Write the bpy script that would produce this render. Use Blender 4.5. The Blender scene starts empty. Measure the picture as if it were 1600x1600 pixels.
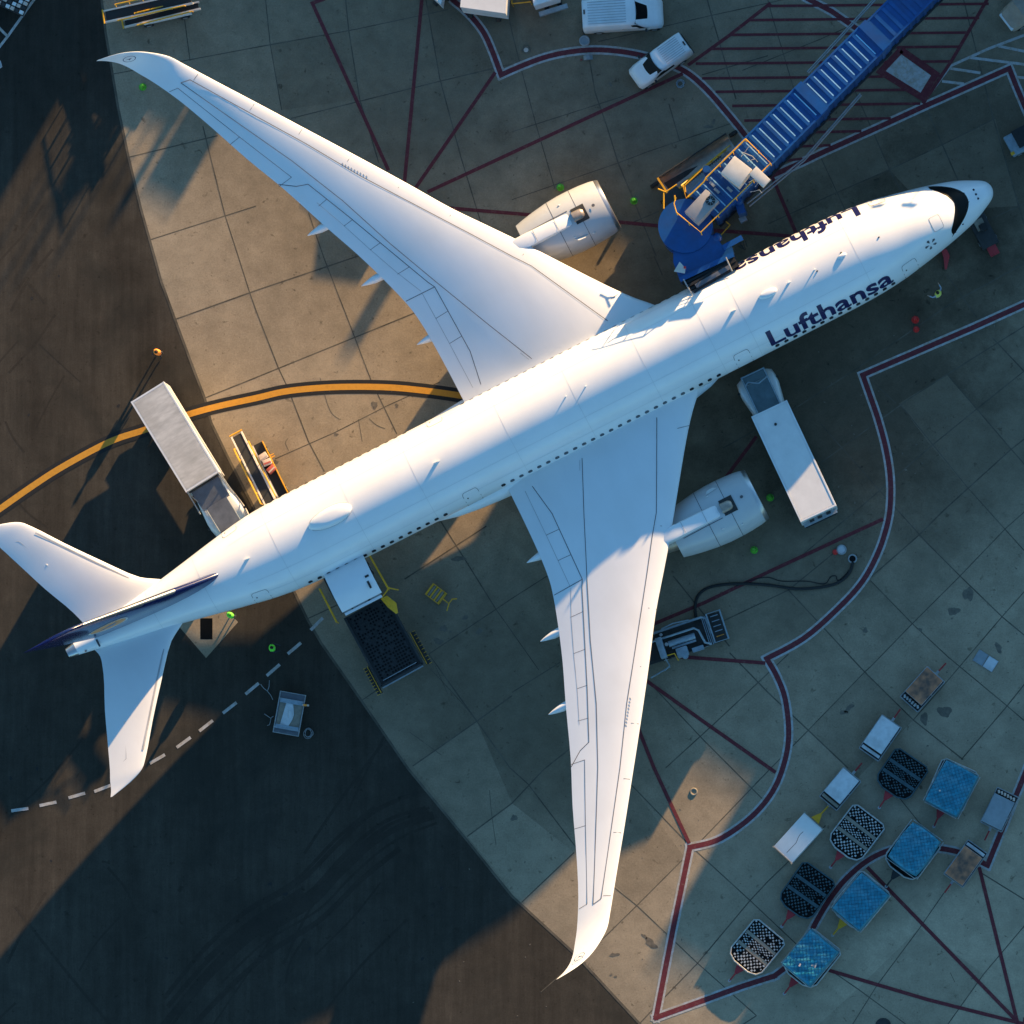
import bpy, bmesh, math, random
from math import sin, cos, pi, radians, sqrt, atan2, hypot
from mathutils import Vector, Matrix
random.seed(7)
SC = bpy.context.scene
COL = SC.collection

# ------------------------------------------------------------------ camera, sky, sun
F, H, NX, NY = 9835.0, 400.0, 1640.0, 1620.0     # long lens, helicopter height, where "straight down" falls
n = Vector((NX - 800, -(NY - 800), -F)).normalized()
Zc = -n
Xc = (Vector((1, 0, 0)) - Zc * Zc.x).normalized()
Yc = Zc.cross(Xc)
R = Matrix((Xc, Yc, Zc))                         # world from camera
CAMP = Vector((0, 0, H))
_d = R @ Vector((0, 0, -1)); _t = -H / _d.z
CAMP.x -= _t * _d.x; CAMP.y -= _t * _d.y
cam_d = bpy.data.cameras.new('camera')
cam = bpy.data.objects.new('camera', cam_d); COL.objects.link(cam)
cam_d.sensor_width = 36; cam_d.sensor_fit = 'HORIZONTAL'; cam_d.lens = F / 1600 * 36
cam_d.clip_start = 1; cam_d.clip_end = 6000
cam.matrix_world = Matrix.Translation(CAMP) @ R.to_4x4()
SC.camera = cam

def at(px, py, z=0.0):
    """survey a point of the place: photo pixel + its real height above the apron -> metres"""
    d = R @ Vector((px - 800, -(py - 800), -F))
    return CAMP + d * ((z - CAMP.z) / d.z)

SUN_EL = radians(9.25)
SUN_AZ = radians(30.0)                           # clockwise from +Y
sdir = Vector((sin(SUN_AZ) * cos(SUN_EL), cos(SUN_AZ) * cos(SUN_EL), sin(SUN_EL)))
w = bpy.data.worlds.new('World'); SC.world = w; w.use_nodes = True
nt = w.node_tree; bgn = nt.nodes['Background']
sky = nt.nodes.new('ShaderNodeTexSky'); sky.sky_type = 'NISHITA'; sky.sun_disc = False
sky.sun_elevation = SUN_EL; sky.sun_rotation = SUN_AZ
sky.air_density = 1.0; sky.dust_density = 0.2; sky.ozone_density = 4.0
tint = nt.nodes.new('ShaderNodeVectorMath'); tint.operation = 'MULTIPLY'; tint.inputs[1].default_value = (0.95, 1.09, 0.99)
nt.links.new(sky.outputs[0], tint.inputs[0]); nt.links.new(tint.outputs[0], bgn.inputs[0]); bgn.inputs[1].default_value = 0.108
sl = bpy.data.lights.new('sun', 'SUN'); sl.energy = 5.0; sl.angle = radians(0.5); sl.color = (1.0, 0.66, 0.32)
sun = bpy.data.objects.new('sun', sl); COL.objects.link(sun)
sun.rotation_euler = sdir.to_track_quat('Z', 'Y').to_euler()
SC.view_settings.view_transform = 'Standard'; SC.view_settings.look = 'None'
SC.view_settings.exposure = 1.6; SC.view_settings.gamma = 1.0
SC.render.engine = 'CYCLES'
SC.render.resolution_x = 1024; SC.render.resolution_y = 1024

# ------------------------------------------------------------------ materials
def mat(name, col, rough=0.6, metal=0.0, var=0.12, scale=1.5, detail=5, bump=0.0, spec=0.5, coat=0.0, dirt=None, dirt_amt=0.0, dirt_scale=0.3, stretch=None, emit=None):
    m = bpy.data.materials.new(name); m.use_nodes = True
    t = m.node_tree; b = t.nodes['Principled BSDF']
    b.inputs['Roughness'].default_value = rough; b.inputs['Metallic'].default_value = metal
    b.inputs['Specular IOR Level'].default_value = spec
    b.inputs['Coat Weight'].default_value = coat; b.inputs['Coat Roughness'].default_value = 0.12
    tc = t.nodes.new('ShaderNodeTexCoord'); mp = t.nodes.new('ShaderNodeMapping')
    t.links.new(tc.outputs['Object'], mp.inputs[0])
    if stretch: mp.inputs['Scale'].default_value = stretch[:3]; mp.inputs['Rotation'].default_value = (0, 0, stretch[3])
    nz = t.nodes.new('ShaderNodeTexNoise'); nz.inputs['Scale'].default_value = scale; nz.inputs['Detail'].default_value = detail
    nz.inputs['Roughness'].default_value = 0.65
    t.links.new(mp.outputs[0], nz.inputs['Vector'])
    r = t.nodes.new('ShaderNodeMapRange'); r.inputs[1].default_value = 0.3; r.inputs[2].default_value = 0.7
    r.inputs[3].default_value = 1 - var; r.inputs[4].default_value = 1 + var
    t.links.new(nz.outputs[0], r.inputs[0])
    mx = t.nodes.new('ShaderNodeVectorMath'); mx.operation = 'SCALE'; mx.inputs[0].default_value = col[:3]
    t.links.new(r.outputs[0], mx.inputs['Scale'])
    out = mx.outputs[0]
    if dirt:
        n2 = t.nodes.new('ShaderNodeTexNoise'); n2.inputs['Scale'].default_value = dirt_scale; n2.inputs['Detail'].default_value = 6
        t.links.new(tc.outputs['Object'], n2.inputs['Vector'])
        r2 = t.nodes.new('ShaderNodeMapRange'); r2.inputs[1].default_value = 0.45; r2.inputs[2].default_value = 0.7
        r2.inputs[3].default_value = 0; r2.inputs[4].default_value = dirt_amt
        t.links.new(n2.outputs[0], r2.inputs[0])
        mm = t.nodes.new('ShaderNodeMix'); mm.data_type = 'RGBA'
        t.links.new(r2.outputs[0], mm.inputs[0]); t.links.new(out, mm.inputs[6]); mm.inputs[7].default_value = (*dirt, 1)
        out = mm.outputs[2]
    t.links.new(out, b.inputs['Base Color'])
    if bump:
        bp = t.nodes.new('ShaderNodeBump'); bp.inputs['Strength'].default_value = bump; bp.inputs['Distance'].default_value = 0.02
        t.links.new(nz.outputs[0], bp.inputs['Height']); t.links.new(bp.outputs[0], b.inputs['Normal'])
    if emit:
        b.inputs['Emission Color'].default_value = (*emit[:3], 1); b.inputs['Emission Strength'].default_value = emit[3]
    return m

def ground_mat(name, col, dark, fine=9.0, streak=None, zones=(), mid=0.0, spots=0.5):
    """concrete / asphalt: broad tone changes, fine grain, dark spots, directional streaks"""
    m = bpy.data.materials.new(name); m.use_nodes = True
    t = m.node_tree; b = t.nodes['Principled BSDF']; b.inputs['Roughness'].default_value = 0.9
    b.inputs['Specular IOR Level'].default_value = 0.12
    tc = t.nodes.new('ShaderNodeTexCoord')
    def noise(sc, det, rough=0.6, mapping=None, dist=0.0):
        nz = t.nodes.new('ShaderNodeTexNoise'); nz.inputs['Scale'].default_value = sc; nz.inputs['Detail'].default_value = det
        nz.inputs['Roughness'].default_value = rough; nz.inputs['Distortion'].default_value = dist
        if mapping:
            mp = t.nodes.new('ShaderNodeMapping'); mp.inputs['Scale'].default_value = mapping[:3]; mp.inputs['Rotation'].default_value = (0, 0, mapping[3])
            t.links.new(tc.outputs['Object'], mp.inputs[0]); t.links.new(mp.outputs[0], nz.inputs['Vector'])
        else: t.links.new(tc.outputs['Object'], nz.inputs['Vector'])
        return nz.outputs[0]
    def rng(src, a, bb, c, d):
        r = t.nodes.new('ShaderNodeMapRange'); r.inputs[1].default_value = a; r.inputs[2].default_value = bb
        r.inputs[3].default_value = c; r.inputs[4].default_value = d; t.links.new(src, r.inputs[0]); return r.outputs[0]
    def mul(a, bb):
        q = t.nodes.new('ShaderNodeMath'); q.operation = 'MULTIPLY'; t.links.new(a, q.inputs[0]); t.links.new(bb, q.inputs[1]); return q.outputs[0]
    f = rng(noise(0.09, 4, 0.55), 0.3, 0.7, 0.82, 1.16)
    f = mul(f, rng(noise(0.8, 6, 0.7), 0.3, 0.7, 0.80, 1.13))
    f = mul(f, rng(noise(fine, 3, 0.8), 0.25, 0.75, 0.80, 1.18))
    f = mul(f, rng(noise(1.9, 3, 0.6, dist=0.4), 0.64, 0.74, 1.0, 1.0 - spots))
    f = mul(f, rng(noise(6.0, 2, 0.5), 0.70, 0.76, 1.0, 0.45))
    for zx, zy, zr, zf in zones:      # round areas scaled darker or lighter, ragged edge
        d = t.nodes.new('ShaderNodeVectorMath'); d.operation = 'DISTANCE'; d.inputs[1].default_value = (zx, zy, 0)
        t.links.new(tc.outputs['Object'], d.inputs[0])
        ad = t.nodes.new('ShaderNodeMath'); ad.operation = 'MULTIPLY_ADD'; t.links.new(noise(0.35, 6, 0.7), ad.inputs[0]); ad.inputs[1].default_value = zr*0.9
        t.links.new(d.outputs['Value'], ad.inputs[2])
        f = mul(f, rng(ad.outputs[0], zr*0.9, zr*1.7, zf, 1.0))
    if streak:
        f = mul(f, rng(noise(1.0, 5, 0.75, mapping=streak), 0.3, 0.7, 0.80, 1.18))
        f = mul(f, rng(noise(0.35, 4, 0.6, mapping=(streak[0]*0.5, streak[1], 1, streak[3])), 0.35, 0.65, 0.86, 1.12))
    sc = t.nodes.new('ShaderNodeVectorMath'); sc.operation = 'SCALE'; sc.inputs[0].default_value = col
    t.links.new(f, sc.inputs['Scale'])
    mm = t.nodes.new('ShaderNodeMix'); mm.data_type = 'RGBA'
    t.links.new(rng(noise(0.16, 7, 0.7, dist=0.6), 0.5, 0.74, 0, mid), mm.inputs[0]); t.links.new(sc.outputs[0], mm.inputs[6]); mm.inputs[7].default_value = (*dark, 1)
    t.links.new(mm.outputs[2], b.inputs['Base Color'])
    bp = t.nodes.new('ShaderNodeBump'); bp.inputs['Strength'].default_value = 0.12; bp.inputs['Distance'].default_value = 0.01
    t.links.new(noise(fine * 2, 3, 0.7), bp.inputs['Height']); t.links.new(bp.outputs[0], b.inputs['Normal'])
    return m

def worn_paint(name, col, under, wear=0.6, lo=0.52, hi=0.66, sc=2.2):
    m = mat(name, col, 0.7, var=0.15, scale=4)
    t = m.node_tree; b = t.nodes['Principled BSDF']; src = b.inputs['Base Color'].links[0].from_socket
    tc = t.nodes.new('ShaderNodeTexCoord')
    n2 = t.nodes.new('ShaderNodeTexNoise'); n2.inputs['Scale'].default_value = sc; n2.inputs['Detail'].default_value = 8; n2.inputs['Roughness'].default_value = 0.8
    t.links.new(tc.outputs['Object'], n2.inputs['Vector'])
    r2 = t.nodes.new('ShaderNodeMapRange'); r2.inputs[1].default_value = lo; r2.inputs[2].default_value = hi; r2.inputs[4].default_value = wear
    t.links.new(n2.outputs[0], r2.inputs[0])
    mm = t.nodes.new('ShaderNodeMix'); mm.data_type = 'RGBA'
    t.links.new(r2.outputs[0], mm.inputs[0]); t.links.new(src, mm.inputs[6]); mm.inputs[7].default_value = (*under, 1)
    t.links.new(mm.outputs[2], b.inputs['Base Color'])
    return m

CONC = (0.315, 0.250, 0.172)
M = {}
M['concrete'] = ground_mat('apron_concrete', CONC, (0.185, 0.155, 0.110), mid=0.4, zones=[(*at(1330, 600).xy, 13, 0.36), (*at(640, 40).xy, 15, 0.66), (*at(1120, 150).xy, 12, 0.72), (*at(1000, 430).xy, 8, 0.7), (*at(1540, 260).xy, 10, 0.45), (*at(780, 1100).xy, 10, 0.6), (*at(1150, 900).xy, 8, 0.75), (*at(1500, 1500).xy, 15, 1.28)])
M['asphalt'] = ground_mat('asphalt', (0.055, 0.047, 0.037), (0.026, 0.026, 0.022), streak=(2.4, 0.16, 1, radians(-33)), mid=0.75, spots=0.35, zones=[(*at(*p).xy, zr, .66) for *p, zr in ((172, 290, 1.5), (182, 360, 1.7), (195, 430, 1.8), (212, 500, 1.7), (232, 570, 1.6), (262, 640, 1.5), (60, 60, 8))])
M['asphalt2'] = ground_mat('asphalt_newer', (0.036, 0.036, 0.028), (0.026, 0.026, 0.021), mid=0.4)
M['joint'] = mat('joint_sealant', (0.095, 0.080, 0.058), 0.9, var=0.5, scale=0.7)
M['red_line'] = worn_paint('red_marking', (0.125, 0.010, 0.018), (0.15, 0.11, 0.08), 0.5, 0.52, 0.68, 4)
M['white_line'] = worn_paint('white_marking', (0.42, 0.42, 0.42), CONC, 0.8, 0.44, 0.62)
M['yellow_line'] = worn_paint('yellow_marking', (0.60, 0.27, 0.02), (0.16, 0.10, 0.04), 0.55, 0.55, 0.7, 4)
M['black_line'] = worn_paint('black_marking', (0.006, 0.006, 0.006), (0.12, 0.10, 0.08), 0.8, 0.62, 0.68, 3)
M['stain'] = mat('oil_stain', (0.130, 0.108, 0.078), 0.6, var=0.35, scale=3)
M['aircraft_white'] = mat('aircraft_white', (0.80, 0.80, 0.80), 0.28, var=0.025, scale=0.6, coat=0.25, dirt=(0.66, 0.65, 0.63), dirt_amt=0.18, dirt_scale=0.5)
M['wing_grey'] = mat('wing_white_grey', (0.74, 0.75, 0.765), 0.36, var=0.03, scale=0.5, dirt=(0.62, 0.62, 0.61), dirt_amt=0.25, dirt_scale=0.35, stretch=(1, 0.3, 1, 0.2))
M['nacelle'] = mat('nacelle_paint', (0.49, 0.50, 0.505), 0.3, var=0.03, scale=0.8, coat=0.2)
M['panel_line'] = mat('panel_seam', (0.10, 0.10, 0.11), 0.8, var=0.25, scale=1.0)
M['faint_line'] = mat('faint_seam', (0.42, 0.42, 0.43), 0.7, var=0.2, scale=1.0)
M['metal'] = mat('bare_metal', (0.55, 0.55, 0.55), 0.32, 0.9, var=0.08, scale=3)
M['hotmetal'] = mat('heated_metal', (0.40, 0.33, 0.27), 0.4, 0.6, var=0.2, scale=3)
M['blackglass'] = mat('cockpit_black', (0.004, 0.005, 0.006), 0.35, var=0.2, spec=0.15)
M['window'] = mat('cabin_window', (0.03, 0.035, 0.045), 0.12, var=0.2)
M['navy'] = mat('navy_paint', (0.004, 0.010, 0.085), 0.25, var=0.06, coat=0.4)
M['letter_navy'] = mat('lettering_navy', (0.008, 0.010, 0.075), 0.4, var=0.08)
M['crane_gold'] = mat('emblem_gold', (0.80, 0.33, 0.06), 0.4, var=0.06)
M['emblem_rim'] = mat('emblem_rim_white', (0.75, 0.72, 0.68), 0.4, var=0.06)
M['tyre'] = mat('tyre_rubber', (0.015, 0.015, 0.015), 0.8, var=0.2)
M['rubber'] = mat('black_rubber', (0.010, 0.011, 0.012), 0.7, var=0.3, scale=6)
M['steel_dark'] = mat('dark_steel', (0.030, 0.030, 0.030), 0.7, 0.1, var=0.3, scale=3)
M['steel'] = mat('galvanised_steel', (0.36, 0.38, 0.39), 0.45, 0.5, var=0.2, scale=4)
M['bridge_blue'] = mat('bridge_blue', (0.005, 0.072, 0.25), 0.38, var=0.18, scale=1.2, coat=0.15, dirt=(0.02, 0.06, 0.18), dirt_amt=0.6, dirt_scale=0.8)
M['rib_blue'] = mat('bridge_rib_pale', (0.26, 0.50, 0.68), 0.3, var=0.15)
M['yellow'] = mat('safety_yellow', (0.75, 0.38, 0.015), 0.45, var=0.15, scale=4)
M['white_paint'] = mat('vehicle_white', (0.74, 0.745, 0.75), 0.35, var=0.05, scale=2, coat=0.2, dirt=(0.5, 0.48, 0.45), dirt_amt=0.3, dirt_scale=0.9)
M['box_roof_dirty'] = mat('dusty_box_roof', (0.50, 0.48, 0.45), 0.6, var=0.22, scale=1.0, stretch=(3.0, 0.7, 1, 0.1), dirt=(0.36, 0.34, 0.31), dirt_amt=0.6, dirt_scale=0.7)
M['box_roof'] = mat('white_box_roof', (0.70, 0.69, 0.67), 0.5, var=0.06, scale=1.2)
M['grey_plate'] = mat('grey_deck_plate', (0.14, 0.15, 0.17), 0.45, 0.2, var=0.25, scale=1.5)
M['teal_plate'] = mat('teal_deck_plate', (0.10, 0.15, 0.17), 0.5, 0.1, var=0.25, scale=1.5)
M['beige'] = mat('beige_cabinet', (0.62, 0.57, 0.50), 0.5, var=0.1)
M['grey_cabinet'] = mat('grey_cabinet', (0.34, 0.32, 0.31), 0.5, var=0.1)
M['cart_white'] = mat('container_top_white', (0.55, 0.58, 0.60), 0.5, var=0.14, scale=1.6, dirt=(0.34, 0.35, 0.35), dirt_amt=0.7, dirt_scale=1.1)
M['cart_grey'] = mat('cart_top_grey', (0.24, 0.27, 0.29), 0.5, var=0.14, scale=1.6)
M['cart_rust'] = mat('rusty_cart_top', (0.46, 0.185, 0.09), 0.7, var=0.25, scale=1.8, dirt=(0.16, 0.10, 0.07), dirt_amt=0.6, dirt_scale=1.2)
_t = M['cart_rust'].node_tree; _b = _t.nodes['Principled BSDF']; _s = _b.inputs['Base Color'].links[0].from_socket     # round soot mark burnt into the sheet
_c = _t.nodes.new('ShaderNodeTexCoord'); _d = _t.nodes.new('ShaderNodeVectorMath'); _d.operation = 'LENGTH'; _t.links.new(_c.outputs['Object'], _d.inputs[0])
_n = _t.nodes.new('ShaderNodeTexNoise'); _n.inputs['Scale'].default_value = 2.2; _t.links.new(_c.outputs['Object'], _n.inputs['Vector'])
_m = _t.nodes.new('ShaderNodeMath'); _m.operation = 'ADD'; _t.links.new(_d.outputs['Value'], _m.inputs[0]); _t.links.new(_n.outputs[0], _m.inputs[1])
_r = _t.nodes.new('ShaderNodeMapRange'); _r.inputs[1].default_value = 2.02; _r.inputs[2].default_value = 2.34; _r.inputs[3].default_value = .92; _r.inputs[4].default_value = 0; _t.links.new(_m.outputs[0], _r.inputs[0])
_x = _t.nodes.new('ShaderNodeMix'); _x.data_type = 'RGBA'; _t.links.new(_r.outputs[0], _x.inputs[0]); _t.links.new(_s, _x.inputs[6]); _x.inputs[7].default_value = (.07, .055, .045, 1); _t.links.new(_x.outputs[2], _b.inputs['Base Color'])
M['tarp'] = mat('blue_plastic_sheet', (0.009, 0.225, 0.335), 0.5, var=0.35, scale=3.2, dirt=(0.12, 0.34, 0.43), dirt_amt=0.6, dirt_scale=1.4, coat=0.12, bump=0.6)
M['net'] = mat('cargo_net_cord', (0.02, 0.11, 0.17), 0.8, var=0.3)
M['dolly_white'] = mat('dolly_galvanised', (0.50, 0.50, 0.48), 0.5, 0.3, var=0.3, scale=6)
M['dolly_blue'] = mat('dolly_painted_blue', (0.040, 0.085, 0.10), 0.6, 0.0, var=0.3, scale=4)
M['dolly_dark'] = mat('dolly_dark_roller', (0.012, 0.012, 0.012), 0.9, 0.0, var=0.3, scale=4, spec=0.1)
M['dolly_tan'] = mat('dolly_walkway_tan', (0.26, 0.23, 0.18), 0.7, var=0.2, scale=3)
M['red_paint'] = mat('red_towbar', (0.34, 0.02, 0.025), 0.5, var=0.2)
M['bright_red'] = mat('bright_red', (0.65, 0.03, 0.025), 0.45, var=0.15)
M['green_cone'] = mat('fluorescent_green', (0.09, 0.42, 0.03), 0.45, var=0.1)
M['hi_green'] = mat('hi_vis_green', (0.16, 0.85, 0.05), 0.7, var=0.1)
M['hi_orange'] = mat('hi_vis_orange', (0.95, 0.30, 0.03), 0.7, var=0.1)
M['hi_yellow'] = mat('hi_vis_yellow', (0.75, 0.70, 0.12), 0.7, var=0.1)
M['skin'] = mat('skin', (0.42, 0.25, 0.17), 0.6, var=0.05)
M['dark_cloth'] = mat('dark_workwear', (0.02, 0.025, 0.04), 0.9, var=0.2)
M['pale_cloth'] = mat('pale_workwear', (0.35, 0.40, 0.48), 0.9, var=0.1)
M['hair'] = mat('dark_hair', (0.02, 0.015, 0.01), 0.8)
M['amber'] = mat('amber_glass', (0.8, 0.28, 0.02), 0.3)
M['cream'] = mat('suitcase_cream', (0.62, 0.50, 0.42), 0.6, var=0.2)
M['case_red'] = mat('suitcase_red', (0.50, 0.10, 0.07), 0.6, var=0.2)
M['tank'] = mat('pale_blue_grey_steel', (0.27, 0.34, 0.39), 0.45, 0.3, var=0.2, scale=4)
M['brown_vehicle'] = mat('light_brown_paint', (0.35, 0.28, 0.22), 0.5, var=0.2)
M['building'] = mat('terminal_cladding', (0.42, 0.41, 0.39), 0.7, var=0.08)
M['bglass'] = mat('terminal_glass', (0.05, 0.07, 0.09), 0.1, var=0.1)
M['roofing'] = mat('terminal_roofing', (0.30, 0.29, 0.28), 0.9, var=0.12)

# ------------------------------------------------------------------ mesh helpers
def link(o, parent=None):
    COL.objects.link(o)
    if parent is not None: o.parent = parent
    return o
def tag(o, label=None, cat=None, group=None, kind=None):
    if label: o['label'] = label
    if cat: o['category'] = cat
    if group: o['group'] = group
    if kind: o['kind'] = kind
    return o
def empty(name, loc, rz, label, cat, group=None):
    o = bpy.data.objects.new(name, None); link(o); o.empty_display_size = 0.3
    o.location = loc; o.rotation_euler = (0, 0, rz)
    return tag(o, label, cat, group)
def copy_tree(o, parent=None):
    c = o.copy(); link(c)
    if parent is not None: c.parent = parent
    for ch in list(o.children): copy_tree(ch, c)
    return c

class MB:
    def __init__(s, *mats): s.bm = bmesh.new(); s.mats = [M[m] for m in mats]
    def _fin(s, vs, mi, smooth, tf=None):
        if tf is not None: bmesh.ops.transform(s.bm, matrix=tf, verts=vs)
        fs = set(f for v in vs for f in v.link_faces)
        for f in fs: f.material_index = mi; f.smooth = smooth
    def box(s, c, size, mi=0, rz=0.0, bev=0.0, rx=0.0, ry=0.0):
        g = bmesh.ops.create_cube(s.bm, size=1.0); vs = g['verts']
        bmesh.ops.scale(s.bm, vec=size, verts=vs)
        if bev > 0:
            es = list(set(e for v in vs for e in v.link_edges))
            r = bmesh.ops.bevel(s.bm, geom=es, offset=bev, segments=2, profile=0.6, affect='EDGES')
            vs = list(set(v for f in r['faces'] for v in f.verts) | set(v for v in vs if v.is_valid))
            seen = set(vs); stack = list(vs)
            while stack:
                v = stack.pop()
                for e in v.link_edges:
                    o = e.other_vert(v)
                    if o not in seen: seen.add(o); stack.append(o)
            vs = list(seen)
        tf = Matrix.Translation(c) @ Matrix.Rotation(rz, 4, 'Z') @ Matrix.Rotation(ry, 4, 'Y') @ Matrix.Rotation(rx, 4, 'X')
        s._fin(vs, mi, False, tf); return s
    def cyl(s, c, r, h, mi=0, axis='z', r2=None, seg=16, smooth=True):
        g = bmesh.ops.create_cone(s.bm, cap_ends=True, segments=seg, radius1=r, radius2=r if r2 is None else r2, depth=h)
        rot = {'z': Matrix.Identity(4), 'x': Matrix.Rotation(pi/2, 4, 'Y'), 'y': Matrix.Rotation(pi/2, 4, 'X')}[axis]
        s._fin(g['verts'], mi, smooth, Matrix.Translation(c) @ rot); return s
    def ball(s, c, size, mi=0, seg=14):
        g = bmesh.ops.create_uvsphere(s.bm, u_segments=seg, v_segments=seg//2+2, radius=1)
        s._fin(g['verts'], mi, True, Matrix.Translation(c) @ Matrix.Diagonal((*size, 1))); return s
    def loft(s, rings, mi=0, cap=True, smooth=True, closed=True):
        vr = [[s.bm.verts.new(p) for p in r] for r in rings]
        m = len(vr[0])
        for a, b in zip(vr, vr[1:]):
            for i in range(m if closed else m-1):
                j = (i+1) % m
                try:
                    f = s.bm.faces.new((a[i], a[j], b[j], b[i])); f.material_index = mi; f.smooth = smooth
                except ValueError: pass
        if cap and closed:
            for r in (vr[0], vr[-1]):
                try: f = s.bm.faces.new(r); f.material_index = mi
                except ValueError: pass
        return s
    def tube(s, pts, r, mi=0, seg=6, closed=False):
        pts = [Vector(p) for p in pts]; rings = []
        N = len(pts)
        for i, p in enumerate(pts):
            if closed: d = pts[(i+1) % N] - pts[i-1]
            else: d = pts[min(i+1, N-1)] - pts[max(i-1, 0)]
            d.normalize()
            u = d.cross(Vector((0, 0, 1)))
            if u.length < 1e-3: u = d.cross(Vector((1, 0, 0)))
            u.normalize(); v = d.cross(u)
            rings.append([p + u*(r*cos(2*pi*k/seg)) + v*(r*sin(2*pi*k/seg)) for k in range(seg)])
        if closed: rings.append(rings[0]); s.loft(rings, mi, cap=False)
        else: s.loft(rings, mi)
        return s
    def prism(s, poly, z0, z1, mi=0, mi_top=None):
        b = [s.bm.verts.new((p[0], p[1], z0)) for p in poly]; t = [s.bm.verts.new((p[0], p[1], z1)) for p in poly]
        f = s.bm.faces.new(t); f.material_index = mi if mi_top is None else mi_top
        f = s.bm.faces.new(list(reversed(b))); f.material_index = mi
        for i in range(len(poly)):
            j = (i+1) % len(poly); f = s.bm.faces.new((b[i], b[j], t[j], t[i])); f.material_index = mi
        return s
    def face(s, pts, mi=0, smooth=False):
        f = s.bm.faces.new([s.bm.verts.new(p) for p in pts]); f.material_index = mi; f.smooth = smooth; return s
    def ribbon(s, pts, wd, mi=0, z=None):
        """flat strip of width wd along pts, mitred, lying level"""
        P = [Vector((p[0], p[1], p[2] if z is None else z)) for p in pts]; L = []; Rr = []
        for i, p in enumerate(P):
            a = (P[i]-P[i-1]) if i > 0 else (P[1]-P[0]); b = (P[i+1]-P[i]) if i < len(P)-1 else a
            a = Vector((a.x, a.y)).normalized(); b = Vector((b.x, b.y)).normalized()
            nn = Vector((-(a.y+b.y), a.x+b.x))
            if nn.length < 1e-6: nn = Vector((-a.y, a.x))
            nn.normalize(); k = 1/max(0.35, nn.dot(Vector((-a.y, a.x))))
            o = Vector((nn.x, nn.y, 0)) * (wd/2*k)
            L.append(s.bm.verts.new(p+o)); Rr.append(s.bm.verts.new(p-o))
        for i in range(len(P)-1):
            f = s.bm.faces.new((L[i], Rr[i], Rr[i+1], L[i+1])); f.material_index = mi
        return s
    def build(s, name, parent=None, sharp=35, recalc=True):
        if recalc: bmesh.ops.recalc_face_normals(s.bm, faces=s.bm.faces)
        me = bpy.data.meshes.new(name); s.bm.to_mesh(me); s.bm.free()
        for m in s.mats: me.materials.append(m)
        me.set_sharp_from_angle(angle=radians(sharp))
        return link(bpy.data.objects.new(name, me), parent)

def interp(tab, x, k=1):
    """smooth interpolation (monotone cubic) of column k in a table sorted on column 0"""
    if x <= tab[0][0]: return tab[0][k]
    if x >= tab[-1][0]: return tab[-1][k]
    i = 0
    while tab[i+1][0] < x: i += 1
    def sl(j): return (tab[j+1][k]-tab[j][k])/(tab[j+1][0]-tab[j][0])
    def tg(j):
        if j == 0: return sl(0)
        if j == len(tab)-1: return sl(j-1)
        a, b = sl(j-1), sl(j)
        return 0.0 if a*b <= 0 else 2*a*b/(a+b)
    h = tab[i+1][0]-tab[i][0]; t = (x-tab[i][0])/h
    m0, m1 = tg(i)*h, tg(i+1)*h
    return (2*t**3-3*t*t+1)*tab[i][k] + (t**3-2*t*t+t)*m0 + (-2*t**3+3*t*t)*tab[i+1][k] + (t**3-t*t)*m1

def curve2d(pts, per=8):
    """Catmull-Rom through 2-d points"""
    P = [pts[0]] + list(pts) + [pts[-1]]; out = []
    for i in range(1, len(P)-2):
        p0, p1, p2, p3 = P[i-1], P[i], P[i+1], P[i+2]
        for k in range(per):
            t = k/per
            out.append(tuple(0.5*((2*p1[a]) + (-p0[a]+p2[a])*t + (2*p0[a]-5*p1[a]+4*p2[a]-p3[a])*t*t + (-p0[a]+3*p1[a]-3*p2[a]+p3[a])*t**3) for a in range(2)))
    out.append(tuple(pts[-1])); return out
def G(pts, z=0.0): return [at(x, y, z) for x, y in pts]

# ------------------------------------------------------------------ ground
mb = MB('asphalt'); mb.face([(-2500, -2500, 0), (2500, -2500, 0), (2500, 2500, 0), (-2500, 2500, 0)])
tag(mb.build('taxiway_asphalt', recalc=False), kind='structure')
edge = [(60, -700), (130, -200), (159, 0), (165, 50), (175, 110), (185, 170), (201, 246), (220, 325), (234, 375), (252, 440), (274, 500), (300, 570), (320, 622), (330, 660), (355, 712), (400, 800), (461, 927), (480, 967), (502, 1005), (565, 1095), (637, 1200), (725, 1307), (800, 1400), (900, 1492), (1000, 1600), (1400, 1980), (2600, 3000)]
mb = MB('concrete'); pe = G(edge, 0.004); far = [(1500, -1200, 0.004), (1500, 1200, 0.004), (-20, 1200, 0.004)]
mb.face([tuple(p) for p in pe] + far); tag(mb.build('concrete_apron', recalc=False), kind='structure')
mb = MB('joint'); mb.ribbon(G(edge), 0.16, z=0.009); 
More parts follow.
